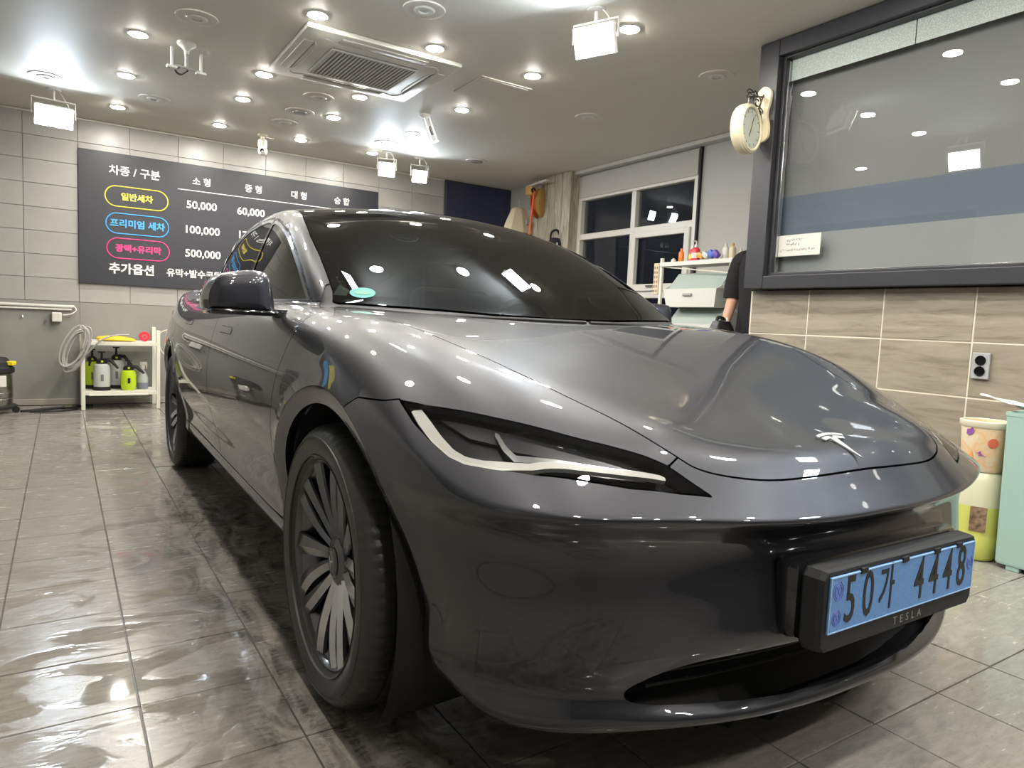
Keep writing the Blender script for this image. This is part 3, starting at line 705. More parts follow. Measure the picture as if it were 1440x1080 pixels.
# grime left by wheels: dark broken streaks along the track of the near wheels, plus tread prints
track = bandmask(M_TILE, sx_.outputs[0], -1.16, -.52, .16); tr_y = bandmask(M_TILE, sx_.outputs[1], -2.2, 2.6, .5)
smear = ramp(M_TILE, noise(M_TILE, worldpos(M_TILE, (3.2, 1.3, 1)), 3.2, 7, 1.4, .62), [(.44, 0.), (.60, 1.)])
wv = n_.new('ShaderNodeTexWave'); wv.wave_type = 'BANDS'; wv.bands_direction = 'Y'; wv.inputs['Scale'].default_value = 13; wv.inputs['Distortion'].default_value = 7; wv.inputs['Detail'].default_value = 2; wv.inputs['Detail Scale'].default_value = 2.2
l_.new(pv, wv.inputs['Vector'])
tread_ = math_(M_TILE, 'MULTIPLY', ramp(M_TILE, wv.outputs['Fac'], [(.52, 0.), (.72, 1.)]), ramp(M_TILE, noise(M_TILE, worldpos(M_TILE, (9, 1.2, 1)), 2.4, 3), [(.50, 0.), (.58, 1.)]))
dirt = math_(M_TILE, 'MULTIPLY', math_(M_TILE, 'MULTIPLY', track, tr_y), math_(M_TILE, 'ADD', math_(M_TILE, 'MULTIPLY', smear, .60), math_(M_TILE, 'MULTIPLY', tread_, .26), True))
base = mixc(M_TILE, dirt, base, (.035, .030, .024))
l_.new(base, b_.inputs['Base Color'])
wet = ramp(M_TILE, noise(M_TILE, worldpos(M_TILE, (1.0, 1.5, 1)), 2.5, 4, 1.8, .55), [(.49, 0.), (.56, 1.)])       # puddles
rgh = mixc(M_TILE, wet, mixc(M_TILE, fine, (.16, .16, .16), (.34, .34, .34)), (.055, .055, .055))
l_.new(rgh, b_.inputs['Roughness']); b_.inputs['Specular IOR Level'].default_value = .55
rip = noise(M_TILE, worldpos(M_TILE, (14, 30, 1)), 1.0, 4, 1.0)
hgt = math_(M_TILE, 'ADD', math_(M_TILE, 'MULTIPLY', math_(M_TILE, 'SUBTRACT', 1., wet), rip), math_(M_TILE, 'MULTIPLY', noise(M_TILE, pv, 9, 3), .32))
bump_(M_TILE, hgt, .16, .006)
M_GROUT = mat('floor_grout_dark', (.045, .042, .038), .35)
b = MB(); b.box(((XL+XF)/2, (YB+YF)/2, -.054), (XF-XL, YB-YF, .10)); FLOOR = tag(b.build('floor', M_GROUT), kind='structure')
T0 = .2965; b = MB(); b.box((0, 0, -.006), (T0, T0, .012), .0014, seg=1); TILE = b.mesh('tile'); TILE.materials.append(M_TILE)
def in_view(p):
    q = cam.matrix_world.inverted() @ Vector(p)
    if q.z > -.2: return None
    return (720-976.06*q.x/q.z, 540+976.06*q.y/q.z, -q.z)
spots = []
for i in range(-4, 19):
    for j in range(-10, 19):
        x, y = -1.2644+.3*(i+.5), .4663+.3*(j+.5)
        if x < XL+.1 or x > XF-.1 or y > YB-.1: continue
        if x > XR-.1 and y < 1.1: continue
        q = in_view((x, y, 0)); vis = q is not None and -90 < q[0] < 1530 and 200 < q[1] < 1330
        hid = (abs(x) < .68 and -.45 < y < 5.8) or (x > 1.0 and y > .6)
        spots.append((0 if (vis and not hid) else 1, (Vector((x, y, 0))-cam.matrix_world.translation).length, x, y))
spots.sort(); b = MB()
for k, (h, d, x, y) in enumerate(spots):
    if h == 0 and k < 290: link('tile', TILE, FLOOR, None, (x, y, RNG.normal(0, .0006)), (RNG.normal(0, .0012), RNG.normal(0, .0012), 0))
    else: b.box((x, y, -.006), (T0, T0, .012))
for x in (XL, ):
    pass
for i in range(-4, 19):                       # the bay in front of the car, behind the viewer
    for j in range(-16, -10): b.box((-1.2644+.3*(i+.5), .4663+.3*(j+.5), -.006), (T0, T0, .012))
tag(b.build('floor_tiles_hidden', M_TILE, FLOOR), kind='stuff')

M_CEIL = mat('ceiling_warm_grey_paint', (.60, .58, .525), .55, noise=(.7, .05, 2))
b = MB(); b.box(((XL+XF)/2, (YB+YF)/2, CH+.05), (XF-XL+.4, YB-YF+.4, .10)); CEIL = tag(b.build('ceiling', M_CEIL), kind='structure')
M_WALL = mat('wall_grey_paint', (.40, .395, .37), .55, noise=(1.2, .06, 4))
M_LOWPANEL = mat('wall_lower_grey_panel', (.25, .248, .225), .35, noise=(2.5, .10, 5, (1, 1, .6)))
M_WTILE = mat('wall_tile_light_grey', (.335, .33, .31), .32, noise=(5, .06, 4)); M_WJOINT = mat('wall_joint_grey', (.26, .255, .24), .7)
# back wall: tiles above a plain painted dado, skirting
b = MB(); b.box(((XL+XF)/2, YB+.06, CH/2), (XF-XL+.4, .10, CH)); WB = tag(b.build('wall_back', M_WJOINT), kind='structure')
tw, th = .408, .2045; b = MB(); b.box((0, 0, 0), (tw-.004, .010, th-.004), .0012, seg=1); WT = b.mesh('tile'); WT.materials.append(M_WTILE)
for i in range(-4, 9):
    for j in range(8):
        x = -1.272+tw*(i+.5); z = .939+th*(j+.5)
        if x < XL+.15 or x > 2.35: continue
        link('tile', WT, WB, None, (x, YB+.006+RNG.normal(0, .0005), z), (RNG.normal(0, .001), 0, RNG.normal(0, .001)))
for a0, a1 in ((-2.45, -1.27), (-1.268, .10), (.102, 1.4), (1.402, 2.41)):
    b = MB(); b.box(((a0+a1)/2, YB+.004, .4945), (a1-a0, .012, .885), .001); b.build('panel', M_LOWPANEL, WB)
b = MB(); b.box(((XL+2.4)/2, YB-.004, .028), (2.4-XL, .016, .055), .003); tag(b.build('baseboard_back', mat('skirting_beige', (.36, .33, .28), .4)), kind='structure')
b = MB(); b.box(((XL+2.4)/2, YB-.006, CH-.010), (2.4-XL, .014, .014), .002); tag(b.build('trim_1', mat('pale_trim', (.62, .61, .55), .4)), kind='structure')
M_NAVY = mat('navy_blue_door_paint', (.030, .034, .072), .38)
b = MB(); b.box((2.87, YB-.002, CH/2), (.91, .03, CH-.01), .003); d1 = tag(b.build('door_1', M_NAVY), kind='structure')
for x in (2.435, 3.305):
    b = MB(); b.box((x, YB-.020, CH/2), (.03, .012, CH-.02), .002); b.build('frame', M_NAVY, d1)
b = MB(); b.box((2.52, YB-.03, 1.0), (.02, .05, .12), .006); b.build('door_handle', M_CHROME, d1)

# far right wall with the window band, near right wall with the big glazed opening
WZ0, WZ1, WY0, WY1 = .62, 2.52, 2.80, 4.50
b = MB()
b.box((XF+.06, (1.10+WY0)/2, CH/2), (.12, WY0-1.10, CH)); b.box((XF+.06, (WY1+YB)/2, CH/2), (.12, YB-WY1, CH))
b.box((XF+.06, (WY0+WY1)/2, WZ0/2), (.12, WY1-WY0, WZ0)); b.box((XF+.06, (WY0+WY1)/2, (WZ1+CH)/2), (.12, WY1-WY0, CH-WZ1))
tag(b.build('wall_alcove', M_WALL), kind='structure')
b = MB(); b.box((XF-.05, (1.12+4.9)/2, CH-.020), (.10, 3.75, .036), .004); tag(b.build('trim_2', mat('curtain_box_edge', (.52, .51, .47), .45)), kind='structure')
M_UPVC = mat('window_frame_white', (.62, .61, .56), .3)
M_NIGHTGLASS = glass_mat('night_window_glass', (.75, .78, .78), .0, 1.5)
win = tag(bpy.data.objects.new('window_1', None), kind='structure'); COL.objects.link(win); win.location = (XF, 0, 0)
def wpart(name, c, d, m=M_UPVC, bev=.006):
    b = MB(); b.box(c, d, bev); return b.build(name, m, win)
for nm, c, d in (('frame', (.02, WY0+.025, (WZ0+2.31)/2), (.09, .05, 2.31-WZ0)), ('frame', (.02, WY1-.025, (WZ0+2.31)/2), (.09, .05, 2.31-WZ0)), ('frame', (.02, (WY0+WY1)/2, 2.29), (.086, WY1-WY0-.1, .04)), ('frame', (.02, (WY0+WY1)/2, WZ0+.03), (.086, WY1-WY0-.1, .06)),
                 ('mullion', (.02, 3.63, (WZ0+2.27)/2+.03), (.080, .062, 2.27-WZ0-.06)), ('transom', (.02, (WY0+WY1)/2, 1.885), (.074, WY1-WY0-.09, .062)), ('transom', (.02, (WY0+WY1)/2, 1.26), (.074, WY1-WY0-.09, .07))):
    wpart(nm, c, d)
for c, d in (((-.02, 2.885, 1.575), (.05, .062, .56)), ((-.02, 3.575, 1.575), (.05, .05, .56)), ((-.021, 3.233, 1.83), (.048, .634, .055)), ((-.021, 3.233, 1.325), (.048, .634, .065))): wpart('sash', c, d)
wpart('sash_handle', (-.055, 3.30, 1.335), (.02, .10, .018), M_CHROME, .004)
for c, d in (((.03, 3.215, 2.09), (.008, .78, .36)), ((.03, 4.06, 2.09), (.008, .80, .36)), ((.03, 3.215, 1.57), (.008, .78, .58)), ((.03, 4.06, 1.57), (.008, .80, .58)), ((.03, 3.215, .95), (.008, .78, .56)), ((.03, 4.06, .95), (.008, .80, .56))): wpart('pane', c, d, M_NIGHTGLASS, 0)
b = MB(); b.box((XF-.02, (WY0+WY1)/2, 2.41), (.03, WY1-WY0-.02, .225), .004)
tag(b.build('roller_blind', mat('blind_grey_fabric', (.42, .41, .38), .8)), 'grey fabric roller blind drawn a short way down over the dark window', 'blind')
b = MB(); b.box((XF-.012, 2.795, 1.9), (.03, .022, 1.36), .002); tag(b.build('trim_3', M_BLACK), kind='structure')
# pillar in the far corner, weathered cladding in vertical boards
M_CLAD = mat('pillar_weathered_board', (.42, .385, .31), .6); n_, l_, b_ = nodes(M_CLAD)
l_.new(ramp(M_CLAD, noise(M_CLAD, worldpos(M_CLAD, (14, 14, 1.6)), 2.2, 6, 1.2), [(.32, (.22, .195, .15)), (.55, (.42, .385, .31)), (.75, (.55, .51, .42))]), b_.inputs['Base Color'])
pil = MB(); pil.box((XF-.07, 4.86, CH/2), (.14, .70, CH)); PIL = tag(pil.build('pillar', M_CLAD), kind='structure')
for y in (4.555, 4.70, 4.845, 4.99, 5.135):
    b = MB(); b.box((XF-.148, y, CH/2), (.016, .139, CH-.004), .003); b.build('board', M_CLAD, PIL)
    if y == 4.555: b = MB(); b.box((XF-.07, 4.502, CH/2), (.15, .016, CH-.004), .003); b.build('board', M_CLAD, PIL)

# near right wall
M_RTILE = mat('wall_tile_wood_grain_stone', (.33, .295, .235), .34); n_, l_, b_ = nodes(M_RTILE)
oi = n_.new('ShaderNodeObjectInfo'); cb_ = n_.new('ShaderNodeCombineXYZ'); l_.new(math_(M_RTILE, 'MULTIPLY', oi.outputs['Random'], 37.), cb_.inputs[0])
va = n_.new('ShaderNodeVectorMath'); va.operation = 'ADD'; l_.new(worldpos(M_RTILE, (1, 3.0, 22)), va.inputs[0]); l_.new(cb_.outputs[0], va.inputs[1])
gr = noise(M_RTILE, va.outputs[0], 1.1, 8, .9, .62)
col = ramp(M_RTILE, gr, [(.30, (.160, .136, .102)), (.46, (.250, .219, .168)), (.60, (.30, .265, .207)), (.78, (.365, .328, .262))])
l_.new(mixc(M_RTILE, math_(M_RTILE, 'MULTIPLY', oi.outputs['Random'], .25), col, (.235, .208, .163)), b_.inputs['Base Color'])
M_RGROUT = mat('wall_grout_cream', (.62, .58, .47), .7)
b = MB(); b.box((XR+.1065, (YF+1.16)/2, .59), (.20, 1.16-YF, 1.18)); WR = tag(b.build('wall_right', M_RGROUT), kind='structure')
for z0, z1 in ((1.18, 1.24), (2.50, CH)):
    b = MB(); b.box((XR+.14, (YF+1.16)/2, (z0+z1)/2), (.16, 1.16-YF, z1-z0)); b.build('panel', M_WALL, WR)
b = MB(); b.box((XR+.66, 1.11, CH/2), (1.24, .08, CH)); b.build('panel', M_WALL, WR)
zs = [-.075, .177, .429, .681, .933, 1.185]; ys = [1.155]+[.776-.4205*k for k in range(13)]
for a, c in zip(ys, ys[1:]):
    for z0, z1 in zip(zs, zs[1:]):
        z0 = max(z0, .004); b = MB(); b.box((XR+.014+RNG.normal(0, .0004), (a+c)/2, (z0+z1)/2), (.020, a-c-.007, z1-z0-.007), .0014, seg=1); b.build('tile', M_RTILE, WR)
for z0, z1 in zip(zs, zs[1:]):                # returns round the corner
    z0 = max(z0, .004); b = MB(); b.box((XR+.13, 1.160, (z0+z1)/2), (.24, .012, z1-z0-.007), .0014, seg=1); b.build('tile', M_RTILE, WR)
M_FRAME = mat('dark_grey_aluminium', (.032, .032, .036), .38, .25)
w2 = tag(bpy.data.objects.new('window_2', None), kind='structure'); COL.objects.link(w2)
FY0, FY1, FZ0, FZ1 = -4.0, 1.165, 1.19, CH-.005
def w2p(name, c, d, m=M_FRAME, bev=.004):
    b = MB(); b.box(c, d, bev); return b.build(name, m, w2)
w2p('frame', (XR-.005, 1.098, (FZ0+FZ1)/2), (.13, .128, FZ1-FZ0)); w2p('frame', (XR-.004, (FY0+1.0345)/2, FZ0+.035), (.128, 1.0335-FY0, .075)); w2p('frame', (XR-.004, (FY0+1.0345)/2, FZ1-.045), (.128, 1.0335-FY0, .09))
w2p('frame', (XR-.005, FY0+.05, (FZ0+FZ1)/2), (.13, .10, FZ1-FZ0))
w2p('bead', (XR+.004, 1.022, (1.265+2.49)/2), (.07, .020, 1.225)); w2p('bead', (XR+.004, (FY0+1.02)/2, 1.272), (.07, 1.02-FY0, .018)); w2p('bead', (XR+.004, (FY0+1.02)/2, 2.482), (.07, 1.02-FY0, .020))
w2p('bead', (XR+.012, 1.010, 1.87), (.03, .006, 1.19), M_CHROME, .001); w2p('bead', (XR+.012, (FY0+1.0)/2, 1.284), (.03, 1.0-FY0, .006), M_CHROME, .001)
M_BIGGLASS = glass_mat('office_window_glass', (.83, .84, .84), .0, 1.7)
w2p('pane', (XR+.02, (FY0+1.01)/2, 1.875), (.008, 1.01-FY0, 1.20), M_BIGGLASS, 0)
M_FILM = mat('frosted_privacy_film', (.40, .44, .40), .8); n_, l_, b_ = nodes(M_FILM)
vo = n_.new('ShaderNodeTexVoronoi'); vo.inputs['Scale'].default_value = 150; l_.new(worldpos(M_FILM), vo.inputs['Vector'])
l_.new(ramp(M_FILM, vo.outputs['Distance'], [(.15, (.50, .54, .49)), (.5, (.33, .37, .34))]), b_.inputs['Base Color'])
w2p('film_strip', (XR+.0148, .665, 2.415), (.0014, .68, .118), M_FILM, 0); w2p('film_strip', (XR+.0148, -1.85, 2.415), (.0014, 4.34, .118), M_FILM, 0)
# screen in three toned bands, added close behind the pane
M_SCREENGREY = mat('added_screen_grey', (.29, .285, .275), .8); M_SCREENPALE = mat('added_screen_pale', (.40, .405, .395), .8); M_SCREENBLUE = mat('added_screen_blue_grey', (.18, .215, .265), .8)
YO = (FY0+1.075)/2; LO = 1.075-FY0
for z0, z1, m_ in ((1.24, 1.505, M_SCREENPALE), (1.505, 1.722, M_SCREENBLUE), (1.722, 2.52, M_SCREENGREY)): w2p('added_screen', (2.125, YO, (z0+z1)/2), (.012, LO, z1-z0), m_, 0)
# left wall and the front of the bay (never in the frame, but the car and the glass mirror them)
b = MB(); b.box((XL-.05, (YF+YB)/2, CH/2), (.10, YB-YF, CH)); WL = tag(b.build('wall_left', M_LOWPANEL), kind='structure')
b = MB(); b.box((XL+.006, (YF+YB)/2, .45), (.010, YB-YF-.1, .88)); b.build('panel', mat('left_wall_mid_grey', (.26, .255, .235), .4), WL)
M_SHUT = mat('shutter_dark_grey', (.02, .021, .024), .45)
wf = MB(); wf.box(((XL+XF)/2, YF-.05, CH/2), (XF-XL+.2, .10, CH)); WF = tag(wf.build('wall_front', M_SHUT), kind='structure')
for k in range(24):
    b = MB(); b.box(((XL+XR)/2, YF+.008, .06+.105*k), (XR-XL-.1, .016, .098), .004); b.build('shutter_slat', M_SHUT, WF)
# ------------------------------------------------------------------ lamps
def emis(name, col, s): return mat(name, (.8, .8, .8), .5, emit=col, estr=s)
M_DOWN = emis('downlight_glow', (1., .945, .86), 470); M_FLOODG = emis('floodlight_glow', (.78, .89, 1.), 90)
M_WHITE = mat('white_plastic', (.62, .61, .57), .4); M_CREAM = mat('cream_plastic', (.66, .62, .52), .4); M_GREYM = mat('grey_metal_paint', (.30, .30, .29), .45)
lb = MB(); lb.lathe([(.047, -.002), (.0475, -.006), (.040, -.010), (0, -.010)], 28, cap=False); LDISC = lb.mesh('lens', True); LDISC.materials.append(M_DOWN)
tb = MB(); tb.lathe([(.047, 0), (.047, -.004), (.056, -.006), (.062, 0)], 28, cap=False); LTRIM = tb.mesh('trim_ring', True); LTRIM.materials.append(M_WHITE)
COLS = {'first': -1.0, 'second': -.20, 'third': .525, 'fourth': 1.25}
ROWS = [(5.28, 'row nearest the back wall'), (4.32, 'second row'), (3.40, 'third row'), (2.42, 'fourth row'), (1.47, 'fifth row'), (.55, 'sixth row'), (-.55, 'seventh row'), (-1.6, 'eighth row'), (-2.7, 'ninth row')]
for cn, x in COLS.items():
    for y, rn in ROWS:
        xx, yy = x, y
        if cn == 'second' and y == 3.40: xx, yy = -.205, 3.62
        if cn == 'third' and y == 3.40: xx, yy = .50, 3.64
        e = empty('ceiling_downlight', (xx, yy, CH), 0, cat='light', group='round ceiling downlights', label='round ceiling downlight, %s from the left in the %s' % (cn, rn if rn.startswith('row') else rn+' from the back wall'))
        link('lens', LDISC, e); link('trim_ring', LTRIM, e)
def disc(x, y, kind, label, lit=False):
    e = empty('ceiling_vent', (x, y, CH), 0, label=label, cat='vent', group='round ceiling vents and speakers')
    b = MB(); b.lathe([(.115, 0), (.112, -.006), (.090, -.009), (.060, -.004)], 36, cap=False); b.build('flange', M_CEIL, e, smooth=True)
    b = MB(); b.lathe([(.060, -.004), (.052, -.012), (.030, -.012), (.026, -.004), (0, -.004)] if kind else [(.060, -.004), (.058, -.014), (0, -.018)], 32, cap=False); b.build('core', M_WHITE if kind else M_GREYM, e, smooth=True)
for a in ((-.745, 2.90, 1, 'round ceiling vent just behind the twin arm bracket, nearer the viewer'), (.24, 1.98, 1, 'round ceiling vent in front of the air conditioner panel'), (-1.49, 4.76, 1, 'round ceiling vent above the left floodlight'), (-.77, 4.80, 1, 'faint round ceiling vent above the price board left half'),
          (.255, 3.86, 1, 'round ceiling vent directly behind the air conditioner, nearest of three in line'), (.252, 4.35, 0, 'flat grey round speaker in the middle of three discs behind the air conditioner'), (.24, 4.77, 1, 'small round ceiling vent, last of three discs behind the air conditioner'),
          (1.205, 4.81, 1, 'round ceiling vent above the pair of floodlights at the back'), (2.21, 4.84, 0, 'flat round ceiling disc before the navy door'), (2.12, 2.89, 1, 'round ceiling vent midway between floodlight and window blind'), (2.17, 1.65, 1, 'round ceiling vent beside the wall clock')): disc(*a)
def floodlight(loc, aim, w, h, label, hang=.18):
    e = empty('floodlight', loc, 0, label=label, cat='light', group='white rectangular floodlights')
    d = (Vector(aim)-Vector(loc)).normalized(); q = d.to_track_quat('-Y', 'Z').to_matrix()
    b = MB(); b.box((0, 0, 0), (w, .035, h), .006, q); b.box(q @ Vector((0, .03, 0)), (w*.7, .03, h*.7), .005, q); b.build('housing', M_WHITE, e)
    for k in range(5):
        b = MB(); b.box(q @ Vector((-w*.28+w*.14*k, .05, 0)), (.006, .02, h*.7), 0, q); b.build('cooling_fin', M_WHITE, e)
    b = MB(); b.box(q @ Vector((0, -.0185, 0)), (w*.93, .003, h*.90), 0, q); b.build('lit_panel', M_FLOODG, e)
    r = q @ Vector((1, 0, 0)); r.z = 0; r.normalize(); a0 = r*(w*.5+.012); up = Vector((0, 0, hang))
    b = MB(); b.tube([-a0, -a0+up*.6, a0+up*.6, a0], .006, 6); b.tube([up*.6, up], .010, 8); b.lathe([(.05, hang-.012), (.05, hang)], 20); b.build('bracket', M_WHITE, e)
    b = MB(); b.tube(spline([up*.98+r*.03, up*.7+r*.07, a0*.8+Vector((0, .03, .05)), q @ Vector((w*.2, .04, 0))], 6), .004, 5); b.build('cable', M_WHITE, e)
floodlight((.955, 1.400, 2.420), (-2.6, -.2, .9), .235, .155, 'bright floodlight hanging over the middle of the ceiling, largest in view', .16)
floodlight((-1.445, 5.10, 2.375), (-1.0, 1.5, .9), .265, .165, 'bright floodlight at the left above the grey wall tiles', .205)
floodlight((1.345, 5.13, 2.405), (.1, 0, .8), .165, .14, 'left one of the two floodlights hanging before the back wall', .175)
floodlight((1.715, 5.15, 2.395), (.4, 0, .8), .155, .13, 'right one of the two floodlights hanging before the back wall', .185)
floodlight((-.50, 1.25, 2.38), (1.8, 1.0, 1.6), .235, .155, 'bright floodlight above the car roof, seen only as a reflection in the glass', .20)

for k_, y_ in enumerate((-1.85, -1.35, -.85)): floodlight((1.80, y_, 2.32), (-.4, y_+.1, .7), .22, .16, 'floodlight by the big window, %s of three, mirrored on the car nose' % ('first', 'second', 'third')[k_], .26)

# ------------------------------------------------------------------ ceiling cassette, camera, brackets, hatch
ac = empty('air_conditioner', (.277, 2.99, CH), .0, label='white ceiling cassette air conditioner with a slatted square grille', cat='air conditioner')
M_AC = mat('ac_white_plastic', (.52, .51, .465), .42); M_ACD = mat('ac_slot_shadow_grey', (.20, .20, .18), .5)
b = MB(); b.box((0, 0, -.016), (1.0, .93, .032), .012); b.build('panel', M_AC, ac, smooth=True)
b = MB()
out = [(p.x, p.y, -.033) for p in spline([(-.40, -.29, 0), (-.36, -.36, 0), (-.27, -.335, 0), (0, -.33, 0), (.27, -.335, 0), (.36, -.36, 0), (.40, -.29, 0), (.375, -.2, 0), (.37, 0, 0), (.375, .2, 0), (.40, .29, 0), (.36, .36, 0), (.27, .335, 0), (0, .33, 0), (-.27, .335, 0), (-.36, .36, 0), (-.40, .29, 0), (-.375, .2, 0), (-.37, 0, 0), (-.375, -.2, 0)], 5, True)]
b.tube(out, .005, 6, True); b.build('panel_seam', M_WHITE, ac)
for a, (lx, ly) in ((0, (0, -.395)), (0, (0, .395)), (PI/2, (-.435, 0)), (PI/2, (.435, 0))):
    b = MB(); b.box((lx, ly, -.034), (.56, .062, .012), .006, rz(a).to_3x3()); v = b.build('air_flap', M_AC, ac, smooth=True)
    b = MB(); b.box((lx+(-.036*math.copysign(1, lx) if a else 0), ly+(-.036*math.copysign(1, ly) if not a else 0), -.032), (.57, .008, .006), 0, rz(a).to_3x3()); b.build('air_slot', M_ACD, v)
b = MB(); b.box((0, 0, -.034), (.56, .50, .008), .002); b.build('grille_back', M_ACD, ac)
b = MB(); b.box((0, 0, 0), (.011, .47, .010), .002); GS = b.mesh('grille_slat'); GS.materials.append(M_AC)
for k in range(22): link('grille_slat', GS, ac, None, (-.262+.02495*k, 0, -.041), (0, .5, 0))
for nm, c, d in (('grille_rim', (0, -.245, -.041), (.57, .016, .012)), ('grille_rim', (0, .245, -.041), (.57, .016, .012)), ('grille_rim', (-.28, 0, -.041), (.016, .5, .012)), ('grille_rim', (.28, 0, -.041), (.016, .5, .012))):
    b = MB(); b.box(c, d, .003); b.build(nm, M_AC, ac)
ht = empty('ceiling_hatch', (1.19, 2.84, CH), 0, label='square ceiling access hatch slightly ajar beside the air conditioner', cat='hatch')
b = MB(); b.box((0, 0, -.006), (.37, .37, .010), .002, Matrix.Rotation(.012, 3, 'Y')); b.build('lid', M_CEIL, ht)
b = MB()
for c, d in (((0, -.195, -.004), (.41, .018, .008)), ((0, .195, -.004), (.41, .018, .008)), ((-.195, 0, -.004), (.018, .41, .008)), ((.195, 0, -.004), (.018, .41, .008))): b.box(c, d, .001)
b.build('frame', M_CEIL, ht)
cc = empty('security_camera', (.19, 5.35, CH), 0, label='small cream and white ball security camera under the ceiling above the price board', cat='camera')
b = MB(); b.lathe([(.045, 0), (.045, -.012), (.018, -.02), (.018, -.04), (.038, -.05), (.042, -.10), (.034, -.125), (0, -.125)], 28, cap=False); b.build('base', M_CREAM, cc, smooth=True)
b = MB(); b.lathe([(0, -.044), (.022, -.038), (.038, -.022), (.044, 0), (.038, .022), (.022, .038), (0, .044)], 24, tr(0, -.01, -.150) @ rx(PI/2), cap=False); b.build('ball', M_WHITE, cc, smooth=True)
b = MB(); b.lathe([(0, 0), (.018, 0), (.016, .008), (0, .010)], 20, tr(-.015, -.048, -.155) @ rx(PI/2)); b.build('lens', M_GLOSS, cc, smooth=True)
b = MB(); b.tube([(0, .03, -.01), (.05, .06, -.004), (.12, .08, -.004)], .004, 6); b.build('cable', M_WHITE, cc)
# twin arm bracket
tb_ = empty('twin_arm_bracket', (-.735, 3.36, CH), .1, label='white ceiling bracket with two hanging upright arms, no lamp fitted', cat='bracket')
b = MB(); b.lathe([(.055, 0), (.055, -.014), (.03, -.03), (.014, -.05), (.014, -.07), (0, -.07)], 24, cap=False); b.build('rose', M_WHITE, tb_, smooth=True)
b = MB(); b.tube([(-.085, 0, -.155), (-.02, 0, -.15), (.085, 0, -.155)], .008, 6); b.tube([(0, 0, -.06), (0, 0, -.15)], .010, 8); b.build('crossbar', M_GREYM, tb_)
for sx in (-1, 1):
    b = MB(); b.box((sx*.085, 0, -.105), (.014, .018, .12), .003); b.box((sx*.085, 0, -.165), (.06, .035, .016), .004); b.build('arm', M_WHITE, tb_)
b = MB(); b.tube(spline([(-.02, 0, -.14), (-.06, .02, -.17), (-.03, .03, -.19), (.01, .01, -.16)], 5), .007, 6); b.build('cable', M_BLACK, tb_)
sb2 = empty('tilted_bracket', (1.085, 3.72, CH), 0, label='white slotted bracket hanging tilted at the air conditioner rear corner', cat='bracket')
b = MB(); b.lathe([(.045, 0), (.045, -.012), (.02, -.03), (0, -.03)], 20, cap=False); b.build('rose', M_WHITE, sb2, smooth=True)
q = Matrix.Rotation(-.42, 3, 'Y')
for k, sx in enumerate((-1, 1)):
    b = MB(); b.box(q @ Vector((sx*.024, 0, -.125)), (.012, .02, .20), .003, q); b.build('arm', M_WHITE, sb2)
b = MB(); b.box(q @ Vector((0, 0, -.222)), (.075, .022, .014), .003, q); b.box(q @ Vector((0, 0, -.10)), (.05, .018, .012), .003, q); b.build('crossbar', M_WHITE, sb2)
b = MB(); b.box(q @ Vector((0, -.014, -.13)), (.02, .015, .07), .004, q); b.build('clamp', M_BLACK, sb2)

# ------------------------------------------------------------------ price board
M_BOARD = mat('board_dark_grey', (.026, .027, .034), .42); M_TXT = mat('board_white_print', (.80, .80, .78), .5)
M_Y = mat('board_yellow_print', (.78, .66, .08), .5); M_B = mat('board_blue_print', (.06, .38, .85), .5); M_P = mat('board_pink_print', (.80, .05, .24), .5)
bd = empty('price_board', (.15, 5.905, 1.115), 0, label='dark price board with white and coloured Korean lettering on the tiled back wall', cat='sign')
b = MB(); b.box((0, .008, .60), (2.845, .016, 1.20), .002); b.build('panel', M_BOARD, bd)
def bt(s, x, z, size, m=M_TXT, bold=.002, name='lettering', sp=1.0, xs=1.): return text(name, s, size, m, bd, tr(x-.15, -.001, z-1.115) @ rx(PI/2), .001, bold=bold, space=sp, xs=xs)
bt('차종 / 구분', -.823, 2.155, .094, bold=.0012)
for s, x in (('소 형', -.248), ('중 형', .238), ('대 형', .696), ('승 합', 1.157)): bt(s, x, 2.155, .082, bold=.0012)
b = MB(); b.box((.40, -.001, .952), (2.02, .002, .006)); b.build('rule', M_TXT, bd)
for s, x, z, m in (('일반세차', -.806, 1.928, M_Y), ('프리미엄 세차', -.800, 1.682, M_B), ('광택+유리막', -.794, 1.455, M_P)):
    bt(s, x, z-.002, {4: .072, 6: .074, 7: .079}[len(s)], m, .0022)
    ring = []
    for k in range(48):
        a = 2*PI*k/48; ring.append((x-.15+(.168 if math.cos(a) > 0 else -.168)+.092*math.cos(a), -.002, z-1.115+.092*math.sin(a)))
    b = MB(); b.tube(ring, .0052, 5, True); b.build('pill_outline', m, bd)
bt('50,000', -.247, 1.928, .102, bold=.002); bt('60,000', .215, 1.925, .100); bt('100,000', -.243, 1.690, .102, bold=.002); bt('170,000', .245, 1.690, .100); bt('500,000', -.233, 1.462, .102, bold=.002); bt('0,000', 1.235, 1.455, .100)
bt('추가옵션', -.848, 1.262, .104, bold=.003); bt('유막+발수코팅 150', -.235, 1.260, .082, bold=.002)

